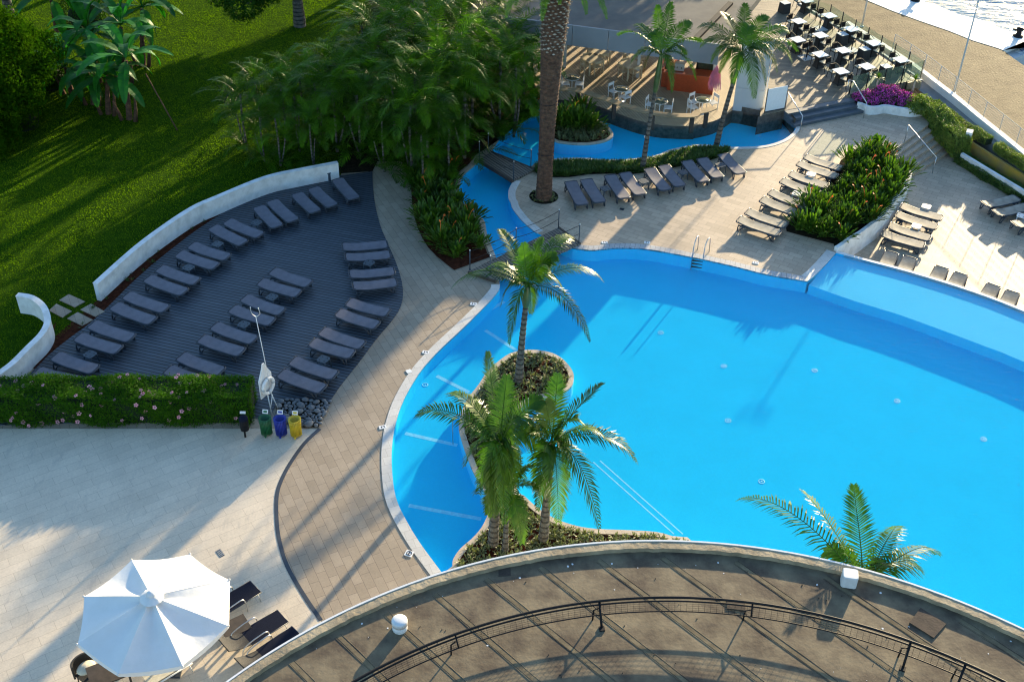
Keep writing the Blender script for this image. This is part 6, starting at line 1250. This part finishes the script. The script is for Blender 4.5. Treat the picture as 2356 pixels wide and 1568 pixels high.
m = MB(); m.lathe((0, .08, 0), [(.001, .3), (.15, .3), (.16, .75), (.155, .78)], 20); m.build('body', M['black'], t); m = MB(); m.lathe((0, .08, 0), [(.165, .77), (.16, .84), (.11, .9), (.001, .92)], 20); m.build('lid', M['mesh_'], t); m = MB(); m.obox((-.03, .24, .95), .2, .015, .09, tilt=Matrix.Rotation(-.5, 3, 'X')); m.build('sign_plate', M['plw'], t)
# life ring stand
b = w3('U', 580, 1010); t = thing('life_ring_stand', 'white rescue stand at the end of the hedge, behind the green bin', 'rescue stand', b)
top_h = 2.25; m = MB(); m.tube([(0, 0, 0), (-.05, 0, 1.0)], .022, 6); m.tube([(.18, .32, 0), (.05, .1, 1.0)], .022, 6); m.tube([(-.02, 0, .3), (.08, .16, .85)], .022, 6); m.build('legs', M['plw'], t)
rzb = R(62); M3 = Matrix.Rotation(rzb, 3, 'Z')
m = MB(); prof = [(-.34, .95), (.34, .95), (.34, 1.75), (.12, 2.15), (.05, 2.35), (-.05, 2.35), (-.12, 2.15), (-.34, 1.75)]; vs = [tuple(M3 @ Vector((x, .03, z))+Vector((-.04, .05, 0))) for x, z in prof]+[tuple(M3 @ Vector((x, .07, z))+Vector((-.04, .05, 0))) for x, z in prof]; m.add(vs, [tuple(range(8)), tuple(reversed(range(8, 16)))]+[(i, (i+1) % 8, 8+(i+1) % 8, 8+i) for i in range(8)]); m.build('backboard', M['plw'], t)
ring = thing('life_ring', 'white life ring hanging on the rescue stand', 'life ring', (b.x-.04, b.y+.05, 1.38), rzb)
m = MB(); m.tube([Vector((.28*math.cos(g), -.06, .30*math.sin(g))) for g in [i*6.2832/36 for i in range(37)]], .065, 10, cap=False); rg_ = m.build('ring', M['plw'], ring)
for g in (0, 1.5708, 3.1416, 4.712): m = MB(); m.tube([Vector((.28*math.cos(h), -.06, .30*math.sin(h))) for h in (g-.12, g, g+.12)], .068, 10); m.build('band', M['panel'], rg_)
t = thing('rescue_hook', 'long thin pole with a hook at its top, standing in the rescue stand', 'pole', (b.x+.08, b.y+.1, 0)); m = MB(); m.tube([(.0, 0, .9), (-.1, .03, 2.6), (-.2, .06, 4.35)], .014, 6); m.build('pole', M['plw'], t)
m = MB(); m.tube(smooth([(-.34, .06, 4.75), (-.33, .06, 4.5), (-.25, .06, 4.38), (-.2, .06, 4.35), (-.12, .06, 4.38), (-.04, .06, 4.5), (-.08, .06, 4.72)], 4), .016, 6); m.build('hook', M['steel'], t)
# small things: wall lights, depth markers, drain covers, trunk tags, roof items
for k, x, y, lab in [('A', 2240, 1222, 'small dark bollard light against the far end of the long white wall'), ('D', 145, 1000, 'small dark bollard light beside the hooked white wall and hedge')]:
    c = w3(k, x, y, .05); t = thing('bollard_light', lab, 'light', (c.x, c.y, .03)); m = MB(); m.lathe((0, 0, 0), [(.09, 0), (.09, .35), (.07, .36)], 14); m.build('body', M['stab'], t); m = MB(); m.lathe((0, 0, 0), [(.07, .36), (.11, .37), (.11, .42), (.001, .43)], 14); m.build('cap', M['stab'], t)
for i, (k, x, y, a, lab) in enumerate([('E', 865, 520, 40, 'beside the bridge end of the pool path'), ('E', 540, 848, 40, 'halfway along the curved pool path'), ('E', 247, 1357, 70, 'lower down the curved pool path'), ('E', 1757, 102, 0, 'by the footbridge on the tiled edge'), ('E', 2047, 103, -8, 'right of the footbridge on the tiled edge'), ('G', 530, 240, -15, 'right of the ladder on the tiled edge')]):
    c = w3(k, x, y, .02); t = thing('depth_marker', 'small white depth tile '+lab, 'marker', (c.x, c.y, .0), R(a-50 if i < 3 else a), 'white depth tiles'); m = MB(); m.obox((0, 0, .014), .26, .17, .022); m.build('tile', M['ttop'], t); m = MB(); m.obox((-.04, 0, .0262), .05, .09, .002); m.obox((.03, .02, .0262), .04, .05, .002); m.obox((.07, -.01, .0262), .03, .08, .002); m.build('marking', M['lframe'], t)
c = w3('J', 427, 670, .02); t = thing('no_diving_tile', 'white tile with a dark round no diving symbol near the roof edge', 'marker', (c.x, c.y, 0), R(-20)); m = MB(); m.obox((0, 0, .014), .26, .24, .022); m.build('tile', M['ttop'], t); m = MB()
m.tube([Vector((.085*math.cos(g), .085*math.sin(g), .026)) for g in [i*.3142 for i in range(21)]], .012, 4, cap=False); m.obox((0, 0, .027), .17, .018, .004, .8); m.obox((.0, .0, .0265), .03, .12, .003, .1); m.build('marking', M['mesh_'], t)
c = w3('E', 425, 978, .02); m = MB(); m.obox((c.x, c.y, .016), .2, .2, .02, .5); tag(m.build('skimmer_lid', M['ttop']), 'small square skimmer lid beside the curved path edge', 'lid')
for k, x, y, a, w_, lab in [('I', 1498, 670, -52, .32, 'small slotted drain grate in the pale terrace'), ('B', 1875, 1423, -20, .2, 'small dark square drain cover in the shaded terrace')]:
    c = w3(k, x, y, .0); t = thing('drain_cover', lab, 'drain cover', (c.x, c.y, 0), R(a)); m = MB(); m.obox((0, 0, .008), w_, .16, .016); m.build('grate', M['lframe'], t); m = MB()
    for j in range(4): m.obox((0, -.06+.04*j, .018), w_*.9, .012, .003)
    m.build('slots', M['panel'] if w_ > .3 else M['black'], t)
for (x, y, z, lab) in [(1484, 312, 1.1, 'small white tag on the slender palm trunk'), (1651, 309, .6, 'small white tag on the full crowned palm trunk')]:
    c = w3('.', x, y, z); m = MB(); m.obox((c.x, c.y-.12, z), .11, .02, .1); tag(m.build('trunk_tag', M['plw']), lab, 'tag')
c = w3('J', 1075, 650, 0); t = thing('plant_label', 'small white plant label on a black stake by the roof edge', 'label', c); m = MB(); m.tube([(0, 0, 0), (0, 0, .45)], .03, 5); m.build('stake', M['black'], t); m = MB(); m.obox((0, 0, .5), .1, .04, .1); m.build('plate', M['plw'], t)
t = thing('pool_grab_rail', 'thin steel grab rail standing in the shallow left channel of the pool', 'grab rail', w3('E', 726, 1475, -.5)); m = MB(); m.tube(smooth([(0, 0, 0), (0, 0, 1.1), (.1, .1, 1.25), (.5, .5, 1.2), (.6, .6, .6)], 4), .018, 6); m.build('rail', M['steel'], t)
# convert lettering to mesh
me = bpy.data.meshes.new_from_object(to.evaluated_get(bpy.context.evaluated_depsgraph_get())); par = to.parent; mat_ = to.matrix_basis.copy(); bpy.data.objects.remove(to); lo = bpy.data.objects.new('lettering', me); COL.objects.link(lo); lo.parent = par; lo.matrix_basis = mat_
